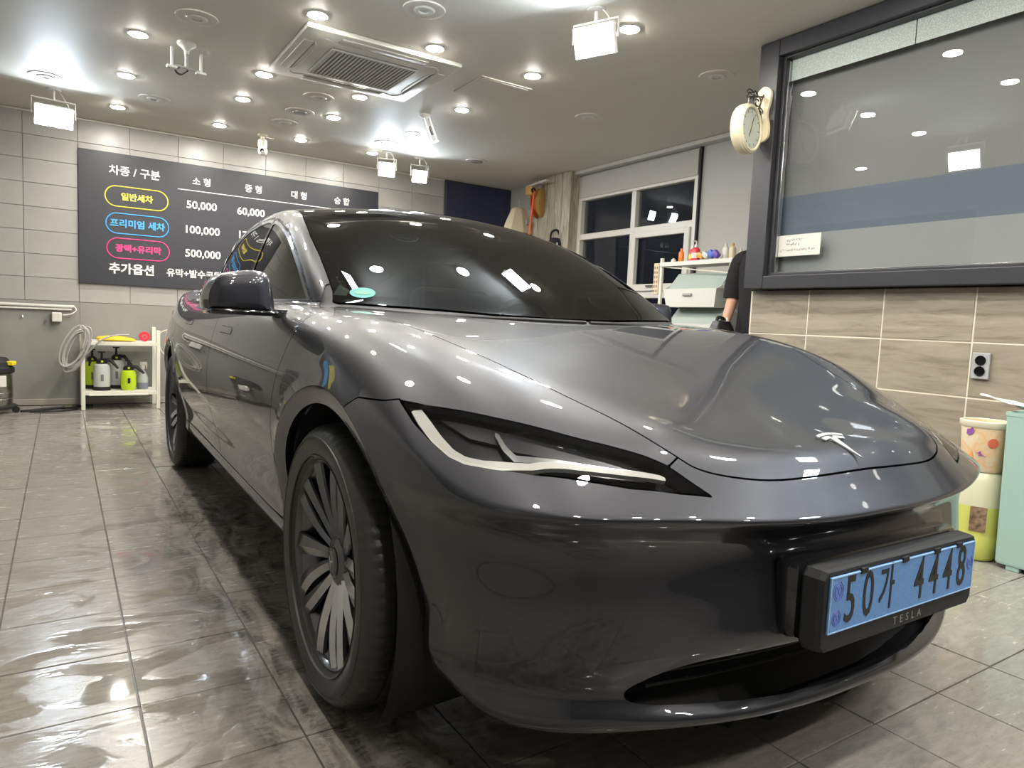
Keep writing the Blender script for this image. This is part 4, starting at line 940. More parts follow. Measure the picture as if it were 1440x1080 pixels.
# ------------------------------------------------------------------ low white rack with its sprayers
M_RACK = mat('rack_cream_metal', (.70, .68, .58), .4)
rk = empty('white_rack', (-.965, 5.68, 0), 0, label='low cream metal rack with two shelves against the back wall', cat='rack')
for sx in (-1, 1):
    for y, dz in ((-.195, .715), (.16, .735)):
        b = MB(); b.box((sx*.292, y, dz/2), (.032, .032, dz), .004); b.build('leg', M_RACK, rk)
for z in (.165, .605):
    b = MB(); b.box((0, -.02, z-.010), (.565, .37, .020), .003); b.box((0, -.205, z-.016), (.565, .010, .034), .002); b.build('shelf', M_RACK, rk)
b = MB(); b.box((-.02, -.222, .135), (.46, .012, .014), .002); b.build('loose_strip', M_RACK, rk)
M_LIME = mat('lime_plastic', (.50, .68, .02), .35); M_CLEARW = mat('cloudy_white_plastic', (.50, .52, .50), .4); M_GREYLAB = mat('grey_print', (.16, .16, .15), .5)
def sprayer(x, y, r, h, m, label, nozzle=1, base=True, shade=M_BLACK, ribs=False):
    e = empty('pump_sprayer', (x, y, .166), 0, label=label, cat='sprayer', group='pump sprayers on the low rack')
    z0 = .028 if base else 0
    b = MB(); b.lathe([(0, z0), (r*.94, z0), (r, z0+.012), (r, h*.62), (r*.90, h*.74), (r*.60, h*.80), (r*.56, h*.84), (0, h*.84)] if not ribs else [(0, 0), (r*.75, 0), (r*.92, .02), (r, h*.25), (r*.96, h*.42), (r, h*.56), (r*.86, h*.72), (r*.6, h*.78), (0, h*.78)], 28, cap=False); b.build('tank', m, e, smooth=True)
    if base: b = MB(); b.lathe([(r*1.0, 0), (r*1.04, .004), (r*1.04, .030), (r*.98, .034)], 28); b.build('foot', M_BLACK, e, smooth=True)
    b = MB(); b.lathe([(r*.62, h*.77), (r*.66, h*.78), (r*.66, h*.88), (r*.40, h*.93), (r*.16, h*.95), (r*.13, h*1.12), (0, h*1.12)], 24); b.build('cap', M_BLACK, e, smooth=True)
    b = MB(); b.box((0, 0, h*1.135), (r*.95, r*.32, h*.035), .006); b.build('pump_handle', M_BLACK, e, smooth=True)
    b = MB(); b.tube([(nozzle*r*.3, -.01, h*.90), (nozzle*r*1.0, -.03, h*.90), (nozzle*r*1.9, -.05, h*.66)], [.018, .016, .010], 8); b.build('trigger_nozzle', M_BLACK, e, smooth=True)
    b = MB(); b.lathe([(0, 0), (.010, 0), (.008, .006), (0, .007)], 14, tr(0, -r*.66, h*.86) @ rx(PI/2)); b.build('valve_button', M_LIME, e)
    b = MB(); b.box((0, -r*1.0, h*.38), (r*.34, .004, h*.20), .001); b.build('print', M_BLACK if ribs else M_GREYLAB, e)
    return e
sprayer(-1.180, 5.76, .060, .31, M_LIME, 'lime green pump sprayer behind the white one at the rack left end', -.2)
sprayer(-1.112, 5.585, .066, .30, M_CLEARW, 'cloudy white pump sprayer with black foot, front left on the rack', 1)
sprayer(-.990, 5.745, .062, .33, M_CLEARW, 'tall cloudy pump sprayer behind, in the rack middle', 1)
sprayer(-.905, 5.565, .064, .235, M_LIME, 'small rounded lime green pump sprayer in front on the rack', 1, base=False, ribs=True)
e = empty('spray_bottle', (-.785, 5.66, .166), 0, label='clear spray bottle with white trigger head at the rack right end', cat='bottle')
b = MB(); b.lathe([(0, 0), (.046, 0), (.048, .06)], 24, cap=False); b.build('liquid', mat('blue_grey_liquid', (.20, .22, .28), .2), e, smooth=True)
b = MB(); b.lathe([(.048, .06), (.047, .11), (.030, .15), (.018, .17), (.018, .19)], 24, cap=False); b.build('body', mat('clear_bottle_plastic', (.42, .45, .43), .2), e, smooth=True)
b = MB(); b.lathe([(.020, .185), (.020, .215)], 16); b.box((.008, 0, .232), (.062, .028, .036), .008); b.box((.035, 0, .205), (.010, .014, .04), .003); b.build('trigger_head', M_WHITE, e, smooth=True)
# towel and red roll on the upper shelf
M_YEL = mat('yellow_microfibre', (.72, .48, .03), .9, bump=(70, .3))
b = bmesh.new(); nx, ny = 28, 12; g = {}
for i in range(nx+1):
    for j in range(ny+1):
        u, v = i/nx, j/ny; x = -.145+.29*u; y = -.10+.20*v
        z = .012+.045*math.sin(PI*min(1, max(0, v*1.0)))**.6*(1-.45*u)*(.85+.25*math.sin(9*v+4*u))*math.sin(PI*min(1, u*1.02+.001)+.0)**.25
        g[i, j] = b.verts.new((x+.012*math.sin(7*v), y+.010*math.sin(6*u+2), max(.002, z)))
for i in range(nx):
    for j in range(ny): b.faces.new((g[i, j], g[i+1, j], g[i+1, j+1], g[i, j+1]))
me = bpy.data.meshes.new('yellow_towel'); b.to_mesh(me); b.free(); me.shade_smooth()
tw_ = link('yellow_towel', me, None, M_YEL, (-1.00, 5.60, .605)); tag(tw_, 'folded yellow cleaning cloth lying on the rack top shelf', 'cloth'); so = tw_.modifiers.new('s', 'SOLIDIFY'); so.thickness = .006
e = empty('tape_roll', (-.775, 5.58, .653), 0, label='red roll standing on the right of the rack top shelf', cat='tape')
b = MB(); b.lathe([(.020, -.022), (.043, -.022), (.045, -.018), (.045, .018), (.043, .022), (.020, .022)], 28, rx(PI/2)); b.build('roll', mat('red_plastic', (.62, .03, .05), .4), e, smooth=True)
b = MB(); b.lathe([(.019, -.023), (.019, .023), (.015, .023), (.015, -.023)], 20, rx(PI/2)); b.build('core', M_GREYM, e, smooth=True)
# coiled hose on the rack's left leg and cable on the floor
M_HOSE = mat('grey_hose', (.34, .335, .31), .45)
b = MB(); pts = []
for k in range(8*22):
    t = k/22; a = 2*PI*t; rx_ = .070+.012*math.sin(t*2.1); rz_ = .165+.02*math.cos(t*1.7)
    pts.append((-.085+rx_*math.cos(a)+.45*rz_*math.sin(a)*.75+.006*(t-4), -.02+.010*math.sin(a*1.0+t)+.006*(t-4), rz_*math.sin(a)+.02*math.sin(t*3)))
pts += [(p.x, p.y, p.z) for p in spline([pts[-1], (.10, -.02, .07), (.20, 0, .115), (.32, .02, .125)], 6)][1:]
b.tube(pts, .0075, 6); tag(b.build('coiled_hose', M_HOSE, None, True, (-1.225, 5.44, .545)), 'grey hose coiled and hung on the rack left leg', 'hose')
b = MB(); b.tube(spline([(-1.70, 5.46, .012), (-1.58, 5.50, .010), (-1.46, 5.58, .010), (-1.36, 5.62, .010), (-1.30, 5.60, .010), (-1.33, 5.50, .010), (-1.48, 5.40, .010), (-1.64, 5.42, .010)], 8), .009, 6)
b.tube(spline([(-1.70, 5.44, .012), (-1.55, 5.56, .010), (-1.42, 5.62, .012), (-1.30, 5.68, .012), (-1.18, 5.74, .012)], 8), .010, 6)
cbl = b.build('black_cable', M_BLACK, None, True); tag(cbl, 'black cable looping over the floor between vacuum and rack', 'cable')
b = MB(); b.tube([(-1.40, 5.62, .018), (-1.345, 5.655, .018)], .013, 10); b.build('connector', M_CHROME, cbl, True)
# wet vacuum
vc = empty('wet_vacuum', (-1.925, 5.50, 0), 0, label='steel drum wet vacuum with black and yellow head at the left edge', cat='vacuum')
M_STEEL = mat('brushed_steel', (.42, .42, .40), .2, 1.)
b = MB(); b.lathe([(.150, .05), (.170, .06), (.172, .12), (.168, .125), (.172, .13), (.172, .17), (.168, .175), (.172, .18), (.170, .325), (.165, .335)], 40); b.build('drum', M_STEEL, vc, smooth=True)
b = MB(); b.lathe([(.178, .330), (.185, .338), (.185, .372), (.170, .385), (.165, .42), (.130, .455), (0, .465)], 40); b.build('motor_head', M_BLACK, vc, smooth=True)
b = MB(); b.box((.165, -.055, .412), (.05, .075, .036), .008, rz(-.3).to_3x3()); b.build('latch', mat('yellow_latch', (.75, .62, .02), .4), vc)
b = MB(); b.box((.09, -.155, .27), (.10, .01, .09), .004, rz(.5).to_3x3()); b.build('label', M_WHITE, vc)
b = MB(); b.lathe([(.19, .035), (.20, .04), (.20, .06), (.175, .07)], 32); b.build('base', M_BLACK, vc, smooth=True)
for a in (-.3, -1.3, 1.9, 3.6):
    b = MB(); b.lathe([(0, -.012), (.026, -.012), (.028, 0), (.026, .012), (0, .012)], 18, tr(.20*math.cos(a), .20*math.sin(a), .028) @ rx(PI/2)); b.build('caster', M_BLACK, vc, smooth=True)
# conduit rail and junction box, wire loop
cd = empty('conduit', (-1.31, 5.92, .892), 0, label='white conduit pipe running along the back wall at dado height', cat='pipe')
b = MB(); b.tube([(-1.14, -.018, .006), (0, -.018, .002)], .014, 10); b.tube([(-1.14, -.016, -.028), (-.02, -.016, -.024)], .010, 10); b.build('pipe', M_WHITE, cd, True)
b = MB(); b.tube(spline([(0, -.018, .002), (.012, -.03, -.03), (-.03, -.04, -.065), (-.09, -.04, -.075)], 6), .006, 6); b.build('cable', M_WHITE, cd, True)
b = MB(); b.box((-.135, -.04, -.095), (.075, .07, .085), .008); tag(b.build('junction_box', M_WHITE, cd), None)
b = MB(); b.tube(spline([(0, 0, 0), (.05, 0, .05), (.14, 0, .05), (.17, 0, -.05), (.10, 0, -.17), (.02, 0, -.14)], 8, True), .008, 6, True)
tag(b.build('cream_hose_loop', mat('cream_hose', (.52, .46, .36), .5), None, True, (-.655, 5.60, .66)), 'loop of cream hose hanging between the rack and the car', 'hose')
for x, z, lb_ in ((-1.70, .80, 'small metal hook on the plain lower wall, the left one under the conduit'), (-1.53, .765, 'small metal hook on the plain lower wall, nearer the junction box')):
    b = MB(); b.tube([(x, 5.928, z), (x, 5.905, z), (x+.004, 5.895, z-.02)], .006, 6); tag(b.build('wall_hook', M_CHROME, None, True), lb_, 'hook', 'hooks under the conduit')

# ------------------------------------------------------------------ clock on the window frame
M_IVORY = mat('ivory_clock_case', (.70, .63, .44), .4); M_FACE = mat('clock_dial', (.52, .54, .47), .35); M_PEWTER = mat('dark_pewter_scroll', (.11, .10, .095), .3, .9)
ck = empty('wall_clock', (1.985, 1.105, 2.175), 0, label='ivory double sided station clock on a scrolled arm at the window frame', cat='clock')
CX, CY, CZ = -.155, -.005, -.105
b = MB(); pl_ = [(p.x, p.y) for p in spline([(0, .155, 0), (.042, .13, 0), (.046, .07, 0), (.030, 0, 0), (.046, -.07, 0), (.046, -.125, 0), (0, -.155, 0), (-.046, -.125, 0), (-.046, -.07, 0), (-.030, 0, 0), (-.046, .07, 0), (-.042, .13, 0)], 5, True)]
b.prism(pl_, .022, tr(0, 0, 0) @ ry(-PI/2) @ rz(PI/2)); b.build('wall_plate', M_IVORY, ck, smooth=True)
FM = tr(CX, CY, CZ) @ rz(.235) @ rx(PI/2)
R_ = .136
b = MB(); b.lathe([(R_*.80, .030), (R_*.84, .037), (R_*.90, .037), (R_*.92, .031), (R_*.955, .030), (R_*.965, .020), (R_*.985, .018), (R_, .008), (R_*.985, .002), (R_*.985, -.002), (R_, -.008), (R_*.985, -.018), (R_*.965, -.020), (R_*.955, -.030), (R_*.92, -.031), (R_*.90, -.037), (R_*.84, -.037), (R_*.80, -.030)], 48, FM, cap=False); b.build('case', M_IVORY, ck, smooth=True)
b = MB(); b.lathe([(0, .027), (R_*.82, .027), (R_*.82, -.027), (0, -.027)], 40, FM, cap=False); b.build('dial', M_FACE, ck)
for k in range(12):
    a = 2*PI*k/12; b = MB()
    b.box((R_*.68*math.sin(a), R_*.68*math.cos(a), .0275), (.004, .018 if k % 3 == 0 else .011, .001), 0, rz(-a).to_3x3())
    b.b.transform(FM) if hasattr(b.b, 'transform') else [setattr(v, 'co', FM @ v.co) for v in b.b.verts]
    b.build('hour_mark', M_BLACK, ck)
for ln, w, a in ((.052, .005, -2.75), (.070, .0035, .35)):
    b = MB(); b.box((ln*.5*math.sin(a), ln*.5*math.cos(a), .0290), (w, ln, .001), 0, rz(-a).to_3x3())
    for v in b.b.verts: v.co = FM @ v.co
    b.build('hand', M_BLACK, ck)
b = MB()
b.tube([(-.02, 0, .10), (-.155, -.005, .07), (CX, CY, CZ+R_)], .006, 8)
for (cx, cz, r0, tn, sg) in ((-.145, .085, .034, 1.6, 1), (-.075, .060, .038, 1.5, -1), (-.050, .005, .030, 1.5, 1), (-.040, -.05, .024, 1.4, -1), (-.10, .095, .022, 1.3, 1)):
    b.tube([(cx+sg*r0*(1-t/ (tn*26))*math.cos(2*PI*t/20), -.002, cz+r0*(1-t/(tn*26))*math.sin(2*PI*t/20)) for t in range(int(tn*20))], .0042, 6)
b.tube(spline([(-.024, 0, .11), (-.05, 0, .03), (-.03, 0, -.03), (-.05, 0, -.09)], 8), .005, 6); b.build('scroll_arm', M_PEWTER, ck, True)

# paper notice on the glass, wall socket
pn = empty('paper_notice', (2.066, .873, 1.435), 0, label='white handwritten paper notice stuck low on the big window', cat='notice')
b = MB(); b.box((0, 0, 0), (.0012, .265, .118)); b.build('sheet', mat('paper_white', (.50, .49, .44), .8), pn)
b = MB(); rg = np.random.default_rng(3)
for z, y0, y1 in ((.030, .075, -.02), (.008, .08, .00), (-.026, .115, -.10)):
    y = y0
    while y > y1:
        n_s = rg.integers(2, 4)
        for _ in range(n_s):
            a = rg.uniform(0, PI); L = rg.uniform(.007, .014); cy_, cz_ = y+rg.uniform(-.004, .004), z+rg.uniform(-.006, .006)
            b.tube([(-.001, cy_-L*.5*math.cos(a), cz_-L*.5*math.sin(a)), (-.001, cy_+L*.5*math.cos(a), cz_+L*.5*math.sin(a))], .0013, 4)
        y -= .015
tag(b.build('handwriting', mat('pencil_grey', (.22, .22, .21), .7), pn), kind='stuff')
so_ = empty('wall_socket', (XR, -.115, .83), 0, label='grey double wall socket on the wood grain tiles', cat='socket')
b = MB(); b.box((-.005, 0, 0), (.012, .072, .118), .003); b.build('plate', mat('socket_grey', (.32, .33, .34), .4), so_)
for z in (.024, -.024):
    b = MB(); b.lathe([(.022, 0), (.022, .003), (.019, .003), (.017, -.004), (0, -.004)], 24, tr(-.012, 0, z) @ ry(-PI/2)); o = b.build('outlet', M_GLOSS, so_, smooth=True)
    for dy in (-.008, .008):
        b = MB(); b.lathe([(0, 0), (.0032, 0), (.0032, .002), (0, .002)], 10, tr(-.0085, dy, z) @ ry(-PI/2)); b.build('pin_hole', M_BLACK, o)

# ------------------------------------------------------------------ bins and jug at the right wall
M_MINT = mat('mint_plastic', (.30, .44, .385), .4)
bn = empty('mint_bin', (1.925, -.505, 0), 0, label='pale mint green plastic bin at the right edge, white liner sticking out', cat='bin')
b = MB(); pf = [(-.068, .185), (-.060, .195), (.10, .195), (.10, -.195), (-.060, -.195), (-.068, -.185)]
rows = [[b.b.verts.new((x*k, y*k, z)) for x, y in pf] for z, k in ((.022, .93), (.03, .95), (.60, 1.0), (.635, 1.01), (.640, 1.03), (.655, 1.03), (.655, .96), (.62, .95))]
for p, q in zip(rows, rows[1:]):
    for k in range(6): b.b.faces.new((p[k], p[(k+1) % 6], q[(k+1) % 6], q[k]))
b.b.faces.new(rows[0][::-1]); b.b.faces.new(rows[-1]); b.build('body', M_MINT, bn)
for y in (.12, -.12):
    b = MB(); b.box((-.045, y, .012), (.03, .05, .024), .004); b.build('foot', M_MINT, bn)
b = bmesh.new(); g = {}; nx, ny = 14, 8
for i in range(nx+1):
    for j in range(ny+1):
        u, v = i/nx, j/ny; y = .195+.11*(1-u)-.30*u*1.0+.0; w = .10*(.12+.88*u)
        g[i, j] = b.verts.new((-.055+.05*v+.01*math.sin(5*u), .30-.36*u+.012*math.sin(7*v), .712-.075*u+w*.35*math.sin(PI*v)*(.6+.4*u)-(.03*u*v)+.004*math.sin(17*u+5*v)))
for i in range(nx):
    for j in range(ny): b.faces.new((g[i, j], g[i+1, j], g[i+1, j+1], g[i, j+1]))
me = bpy.data.meshes.new('bin_liner'); b.to_mesh(me); b.free(); me.shade_smooth(); ln_ = link('bin_liner', me, bn, mat('white_liner', (.66, .67, .64), .45)); ln_.modifiers.new('s', 'SOLIDIFY').thickness = .003
b = MB(); b.box((-.015, .02, .668), (.09, .20, .035), .014, rz(.3).to_3x3()); tag(b.build('pink_cloth', mat('pink_cloth', (.70, .24, .22), .8), None, True, (1.925, -.505, .03)), 'pink cloth lying in the top of the mint bin', 'cloth')
jg = empty('plastic_jug', (1.935, -.205, 0), 0, label='translucent jug of yellow green liquid between the car and the mint bin', cat='jug')
b = MB(); b.lathe([(0, .004), (.078, .004), (.088, .02), (.089, .10), (.086, .115), (.088, .13), (.088, .235)], 36, cap=False); b.build('filled_part', mat('yellow_green_liquid', (.54, .56, .13), .25, coat=.3), jg, smooth=True)
b = MB(); b.lathe([(.088, .235), (.087, .34), (.076, .375), (.068, .385), (0, .385)], 36, cap=False); b.build('empty_part', mat('cloudy_jug_plastic', (.56, .55, .38), .3, coat=.3), jg, smooth=True)
b = MB(); b.box((-.079, -.040, .185), (.004, .06, .105), .001, rz(.42).to_3x3()); b.build('label', mat('brown_label', (.20, .13, .08), .5, noise=(60, .6, 3)), jg)
tu = empty('patterned_tub', (1.935, -.205, .385), 0, label='cream paper tub with purple and orange print standing on the jug', cat='tub')
b = MB(); b.lathe([(.0, 0), (.074, 0), (.078, .01), (.088, .195), (.095, .200), (.095, .214), (.084, .214), (.080, .18), (0, .02)], 40, cap=False)
M_TUB = mat('tub_print', (.66, .46, .26), .5); n_, l_, b2_ = nodes(M_TUB)
l_.new(ramp(M_TUB, noise(M_TUB, worldpos(M_TUB), 14, 3, .5), [(.38, (.68, .58, .40)), (.50, (.70, .46, .24)), (.62, (.70, .56, .38))]), b2_.inputs['Base Color']); b.build('wall', M_TUB, tu, smooth=True)
b = MB(); b.lathe([(.0895, .188), (.0955, .198), (.0965, .214), (.088, .217), (.083, .212)], 40, cap=False); b.build('rim', mat('tub_cream_rim', (.70, .66, .50), .4), tu, smooth=True)
M_PUR = mat('print_purple', (.22, .07, .30), .5); M_ORA = mat('print_red_orange', (.52, .12, .06), .5); M_ORG2 = mat('print_orange_line', (.66, .28, .08), .5)
def on_tub(ang, z, pts, m, nm):
    R0 = .078+(.088-.078)*(z-.01)/.185+.0012; b = MB()
    M_ = tr(R0*math.cos(ang), R0*math.sin(ang), z) @ rz(ang+PI/2) @ rx(PI/2); b.prism(pts, .0012, M_); b.build(nm, m, tu)
circ = lambda r, n=20, k=1.: [(r*math.cos(a), k*r*math.sin(a)) for a in np.linspace(0, 2*PI, n+1)[:-1]]
base_a = math.atan2(-1.376, -3.34)
on_tub(base_a+.40, .128, circ(.020), M_ORA, 'printed_dot'); on_tub(base_a-.62, .170, [(-.016, -.012), (-.006, -.018), (.012, -.008), (.017, .006), (.008, .018), (-.004, .010), (-.015, .008)], M_PUR, 'printed_shape')
on_tub(base_a-.10, .078, [(-.026, .010), (-.010, .004), (0, .014), (.004, .0), (.024, -.012), (.006, -.006), (-.006, -.010), (-.004, .0)], M_PUR, 'printed_shape')
on_tub(base_a-.52, .072, [(-.012, -.012), (.010, -.012), (.002, .016)], M_ORG2, 'printed_shape'); on_tub(base_a-.30, .030, [(-.012, -.010), (.012, -.006), (-.004, .012)], M_ORG2, 'printed_shape')

# ------------------------------------------------------------------ hose reel, lamp hood and dark bag in the far corner
hr = empty('hose_reel', (3.10, 5.02, 2.50), 0, label='orange hose reel hanging from a ceiling bar in the far corner', cat='hose reel')
M_ORANGE = mat('reel_orange', (.62, .13, .03), .4); M_OCHRE = mat('reel_ochre_side', (.45, .26, .07), .45)
b = MB(); b.box((-.02, -.03, -.004), (.50, .03, .022), .003, rz(1.45).to_3x3()); b.build('mount_bar', M_WHITE, hr)
RM_ = tr(.07, .02, -.20) @ rz(-1.05) @ ry(PI/2)
b = MB(); b.lathe([(.10, -.045), (.165, -.045), (.17, -.036), (.12, -.028), (.12, .020), (.10, .028)], 36, RM_); b.build('drum', M_ORANGE, hr, smooth=True)
b = MB(); b.lathe([(0, .022), (.165, .022), (.17, .030), (.165, .062), (.12, .085), (0, .09)], 36, RM_); b.build('side_cover', M_OCHRE, hr, smooth=True)
b = MB(); b.box((-.10, -.05, -.10), (.10, .10, .10), .012, rz(.25).to_3x3()); gd = b.build('hose_guide', M_OCHRE, hr)
b = MB(); b.lathe([(.030, -.01), (.030, .01), (.016, .01), (.016, -.01)], 18, tr(-.112, -.104, -.10) @ rz(.25) @ rx(PI/2)); b.build('guide_ring', M_BLACK, gd)
b = MB(); b.box((.03, 0, -.035), (.03, .10, .06), .004); b.build('hanger', M_GREYM, hr)
b = MB(); b.tube(spline([(-.105, -.115, -.11), (-.12, -.12, -.25), (-.14, -.12, -.48), (-.165, -.12, -1.0), (-.17, -.12, -1.55)], 5), .013, 8); b.build('hose', M_ORANGE, hr, True)
b = MB(); b.tube(spline([(.16, .02, -.02), (.20, .02, -.05), (.205, .0, -.30), (.19, .0, -.45)], 6), .012, 6); b.build('feed_hose', M_GREYM, hr, True)
lh = empty('lamp_hood', (3.02, 5.24, 1.98), 0, label='cream flared hood hanging below the orange hose reel', cat='hood')
b = MB(); b.lathe([(.205, -.02), (.205, 0), (.17, .10), (.10, .25), (.07, .27), (0, .27)], 8, Matrix.Diagonal((1, .55, 1, 1)), cap=False); b.build('shell', mat('hood_cream', (.52, .47, .33), .55), lh)
b = MB(); b.box((.06, -.105, .11), (.05, .02, .06), .004); b.build('latch', M_GREYM, lh)
b = MB(); b.tube([(0, 0, .26), (0, 0, .36)], .008, 6); b.build('stem', M_GREYM, lh)
bg = empty('dark_bag', (3.14, 4.66, 1.66), 0, label='dark bag with handle hanging by the pillar behind the car roof', cat='bag')
b = MB(); b.lathe([(0, 0), (.11, .0), (.125, .06), (.105, .16), (.05, .215), (0, .22)], 20, Matrix.Diagonal((1, .6, 1, 1)), cap=False); b.build('body', mat('navy_black_fabric', (.018, .018, .028), .6), bg, smooth=True)
b = MB(); b.tube(spline([(-.07, 0, .18), (-.06, 0, .27), (.02, 0, .30), (.06, 0, .20)], 6), .012, 6); b.build('handle', M_BLACK, bg, True)
b = MB(); b.box((-.03, -.072, .12), (.02, .004, .08), .001, rz(.1).to_3x3()); b.box((.045, -.073, .05), (.02, .004, .07), .001); b.build('pale_stripe', M_WHITE, bg)

# ------------------------------------------------------------------ shelving with crates and bottles in the alcove
sh = empty('wire_shelf', (2.86, 2.24, 0), 0, label='pale metal shelf unit beside the window, crates below and bottles on top', cat='shelf')
SYa, SYb = -.35, .36        # along y
for y in (SYa, SYb):
    for x in (-.13, .20):
        b = MB(); b.box((x, y, .755 if y == SYb else .74), (.024, .024, 1.51 if y == SYb else 1.48), .003); b.build('post', M_RACK, sh)
for z in (.50, .845, 1.468):
    b = MB(); b.box((.035, 0, z), (.36, .74, .014), .003); b.box((-.145, 0, z-.010), (.010, .74, .034), .002); b.build('deck', M_WHITE, sh)
b = MB(); b.tube([(-.13, SYb-.02, 1.44), (-.13, SYa+.02, 1.37)], .005, 6); b.build('brace', M_RACK, sh)
M_CRATE = mat('crate_white', (.62, .63, .59), .45); M_LID = mat('crate_grey_green', (.34, .40, .37), .4)
def crate(z, label, open_=True, k=1.0):
    e = empty('storage_crate', (2.80, 2.20, z), 0, label=label, cat='crate', group='flip lid crates on the shelf')
    L, D, H_ = .54*k, .34, .225*k
    b = MB(); pf = [(-D/2, L/2), (-D/2, -L/2), (D/2, -L/2), (D/2, L/2)]
    rows = [[b.b.verts.new((x*q, y*q, zz)) for x, y in pf] for zz, q in ((0, .90), (H_*.62, 1.0), (H_*.62, .955), (.015, .86))]
    for p, q in zip(rows, rows[1:]):
        for i in range(4): b.b.faces.new((p[i], p[(i+1) % 4], q[(i+1) % 4], q[i]))
    b.b.faces.new(rows[0][::-1]); b.b.faces.new(rows[-1]); b.build('tray', M_CRATE, e)
    b = MB()
    for s_ in (1, -1): b.prism([(-D*.5, H_*.62), (D*.5, H_*.62), (D*.5, H_*1.05), (D*.05, H_*1.05)], .006, tr(0, s_*L*.5-.003, 0) @ rx(PI/2))
    b.build('side_wall', M_CRATE, e)
    b = MB(); b.box((D*.28, 0, H_*1.06), (D*.46, L, .010), .002); b.build('top', M_CRATE, e)
    b = MB(); q = Matrix.Rotation(-.85 if open_ else .75, 3, 'Y'); b.box(Vector((-D*.20, 0, H_*.90)), (D*.52, L*.97, .010), .003, q); b.build('flap', M_LID, e)
    b = MB(); b.box((-D*.5-.004, .02*L, H_*.42), (.010, .09, .020), .004); b.build('handle', M_GREYM, e)
crate(1.112, 'upper white crate with grey green flap, on the shelf beside the window'); crate(.856, 'lower white crate with open flap, just above the car hood', True, .92)
b = MB(); b.box((0, 0, 0), (.50, .02, .28)) ; b.b.free()
# tall striped pack on the post
pk = empty('patterned_pack', (2.735, 2.655, 1.245), 0, label='narrow cream pack with dotted print fixed at the shelf post', cat='pack')
b = MB(); b.box((0, 0, .10), (.03, .055, .255), .004); b.build('card', mat('pack_cream', (.62, .52, .38), .6), pk)
b = MB()
for k in range(6):
    for dy in (-.013, .013): b.box((-.0155, dy, .0+.038*k), (.002, .014, .020))
tag(b.build('dots', mat('pack_brown', (.24, .17, .12), .6), pk), kind='stuff')
M_REDB = mat('bottle_red', (.62, .04, .06), .35); M_ORB = mat('bottle_orange', (.78, .20, .03), .4); M_PURB = mat('bottle_purple', (.13, .08, .34), .4); M_AMB = mat('bottle_amber', (.55, .30, .06), .3); M_BEIGE = mat('bottle_beige', (.55, .48, .34), .4)
def bottle(y, x, r, h, m, label, cap=M_WHITE, pump=False, lab=None):
    e = empty('bottle', (x, y, 1.476), 0, label=label, cat='bottle', group='bottles on the shelf top')
    b = MB(); b.lathe([(0, 0), (r*.95, 0), (r, .006), (r, h*.66), (r*.8, h*.76), (r*.34, h*.84), (r*.34, h*.90), (0, h*.90)], 20, cap=False); b.build('body', m, e, smooth=True)
    b = MB(); b.lathe([(r*.42, h*.84), (r*.42, h), (0, h)], 16)
    if pump: b.tube([(0, 0, h), (0, 0, h*1.2), (-.03, .01, h*1.2)], .006, 6)
    b.build('cap', cap, e, smooth=True)
    if lab: b = MB(); b.lathe([(r*1.02, h*.18), (r*1.02, h*.50)], 20, cap=False); b.build('label', lab, e, smooth=True)
bottle(2.545, 2.80, .020, .038, M_WHITE, 'tiny white pot at the left end of the shelf top')
bottle(2.462, 2.80, .022, .112, M_ORB, 'orange tube on the shelf top, left of the red bottles', M_ORB)
bottle(2.375, 2.83, .026, .125, M_REDB, 'red bottle with white cap and yellow band on the shelf top', M_WHITE, False, mat('label_yellow', (.7, .55, .05), .5))
bottle(2.310, 2.80, .034, .132, M_REDB, 'red pump bottle with white pump on the shelf top', M_WHITE, True, M_WHITE)
bottle(2.065, 2.86, .026, .130, M_WHITE, 'white bottle near the right end of the shelf top')
bottle(2.00, 2.86, .027, .128, M_BEIGE, 'beige bottle with olive cap at the right of the shelf top', M_AMB)
bottle(1.935, 2.88, .020, .085, M_BEIGE, 'small beige bottle last on the right of the shelf top', M_BEIGE)
for y, z, rx0, m, lb_ in ((2.245, .028, .35, M_AMB, 'amber bottle lying tilted before the red pump bottle'), (2.195, .030, .6, M_CLEARW, 'pale sachet leaning beside the amber bottle on the shelf top'), (2.14, .034, .9, mat('pack_blue', (.06, .14, .50), .4), 'blue pack leaning on the shelf top'), (2.095, .032, .8, M_PURB, 'purple pack lying on the shelf top')):
    b = MB(); b.box((0, 0, 0), (.045, .062, .045), .010, Matrix.Rotation(rx0, 3, 'X')); tag(b.build('supply_pack', m, None, True, (2.79, y, 1.490+z)), lb_, 'pack', 'packs on the shelf top')

# poster on the left wall, seen only as a reflection
ps = empty('wall_poster', (XL+.008, 3.1, 1.75), 0, label='dark poster with yellow and blue shapes on the left wall, mirrored in the car window', cat='poster')
b = MB(); b.box((0, 0, 0), (.012, 2.2, 1.15), .002); b.build('panel', M_BOARD, ps)
b = MB(); b.prism([(.20*math.cos(a)*(1+.35*math.sin(5*a)), .18*math.sin(a)*(1+.3*math.cos(3*a))) for a in np.linspace(0, 2*PI, 40)[:-1]], .003, tr(.007, .15, -.20) @ ry(PI/2) @ rz(PI/2)); b.build('yellow_shape', M_Y, ps)
b = MB(); b.prism([(.18*math.cos(a)*(1+.2*math.sin(4*a)), .22*math.sin(a)) for a in np.linspace(0, 2*PI, 40)[:-1]], .003, tr(.007, .62, -.25) @ ry(PI/2) @ rz(PI/2)); b.build('blue_shape', M_B, ps)

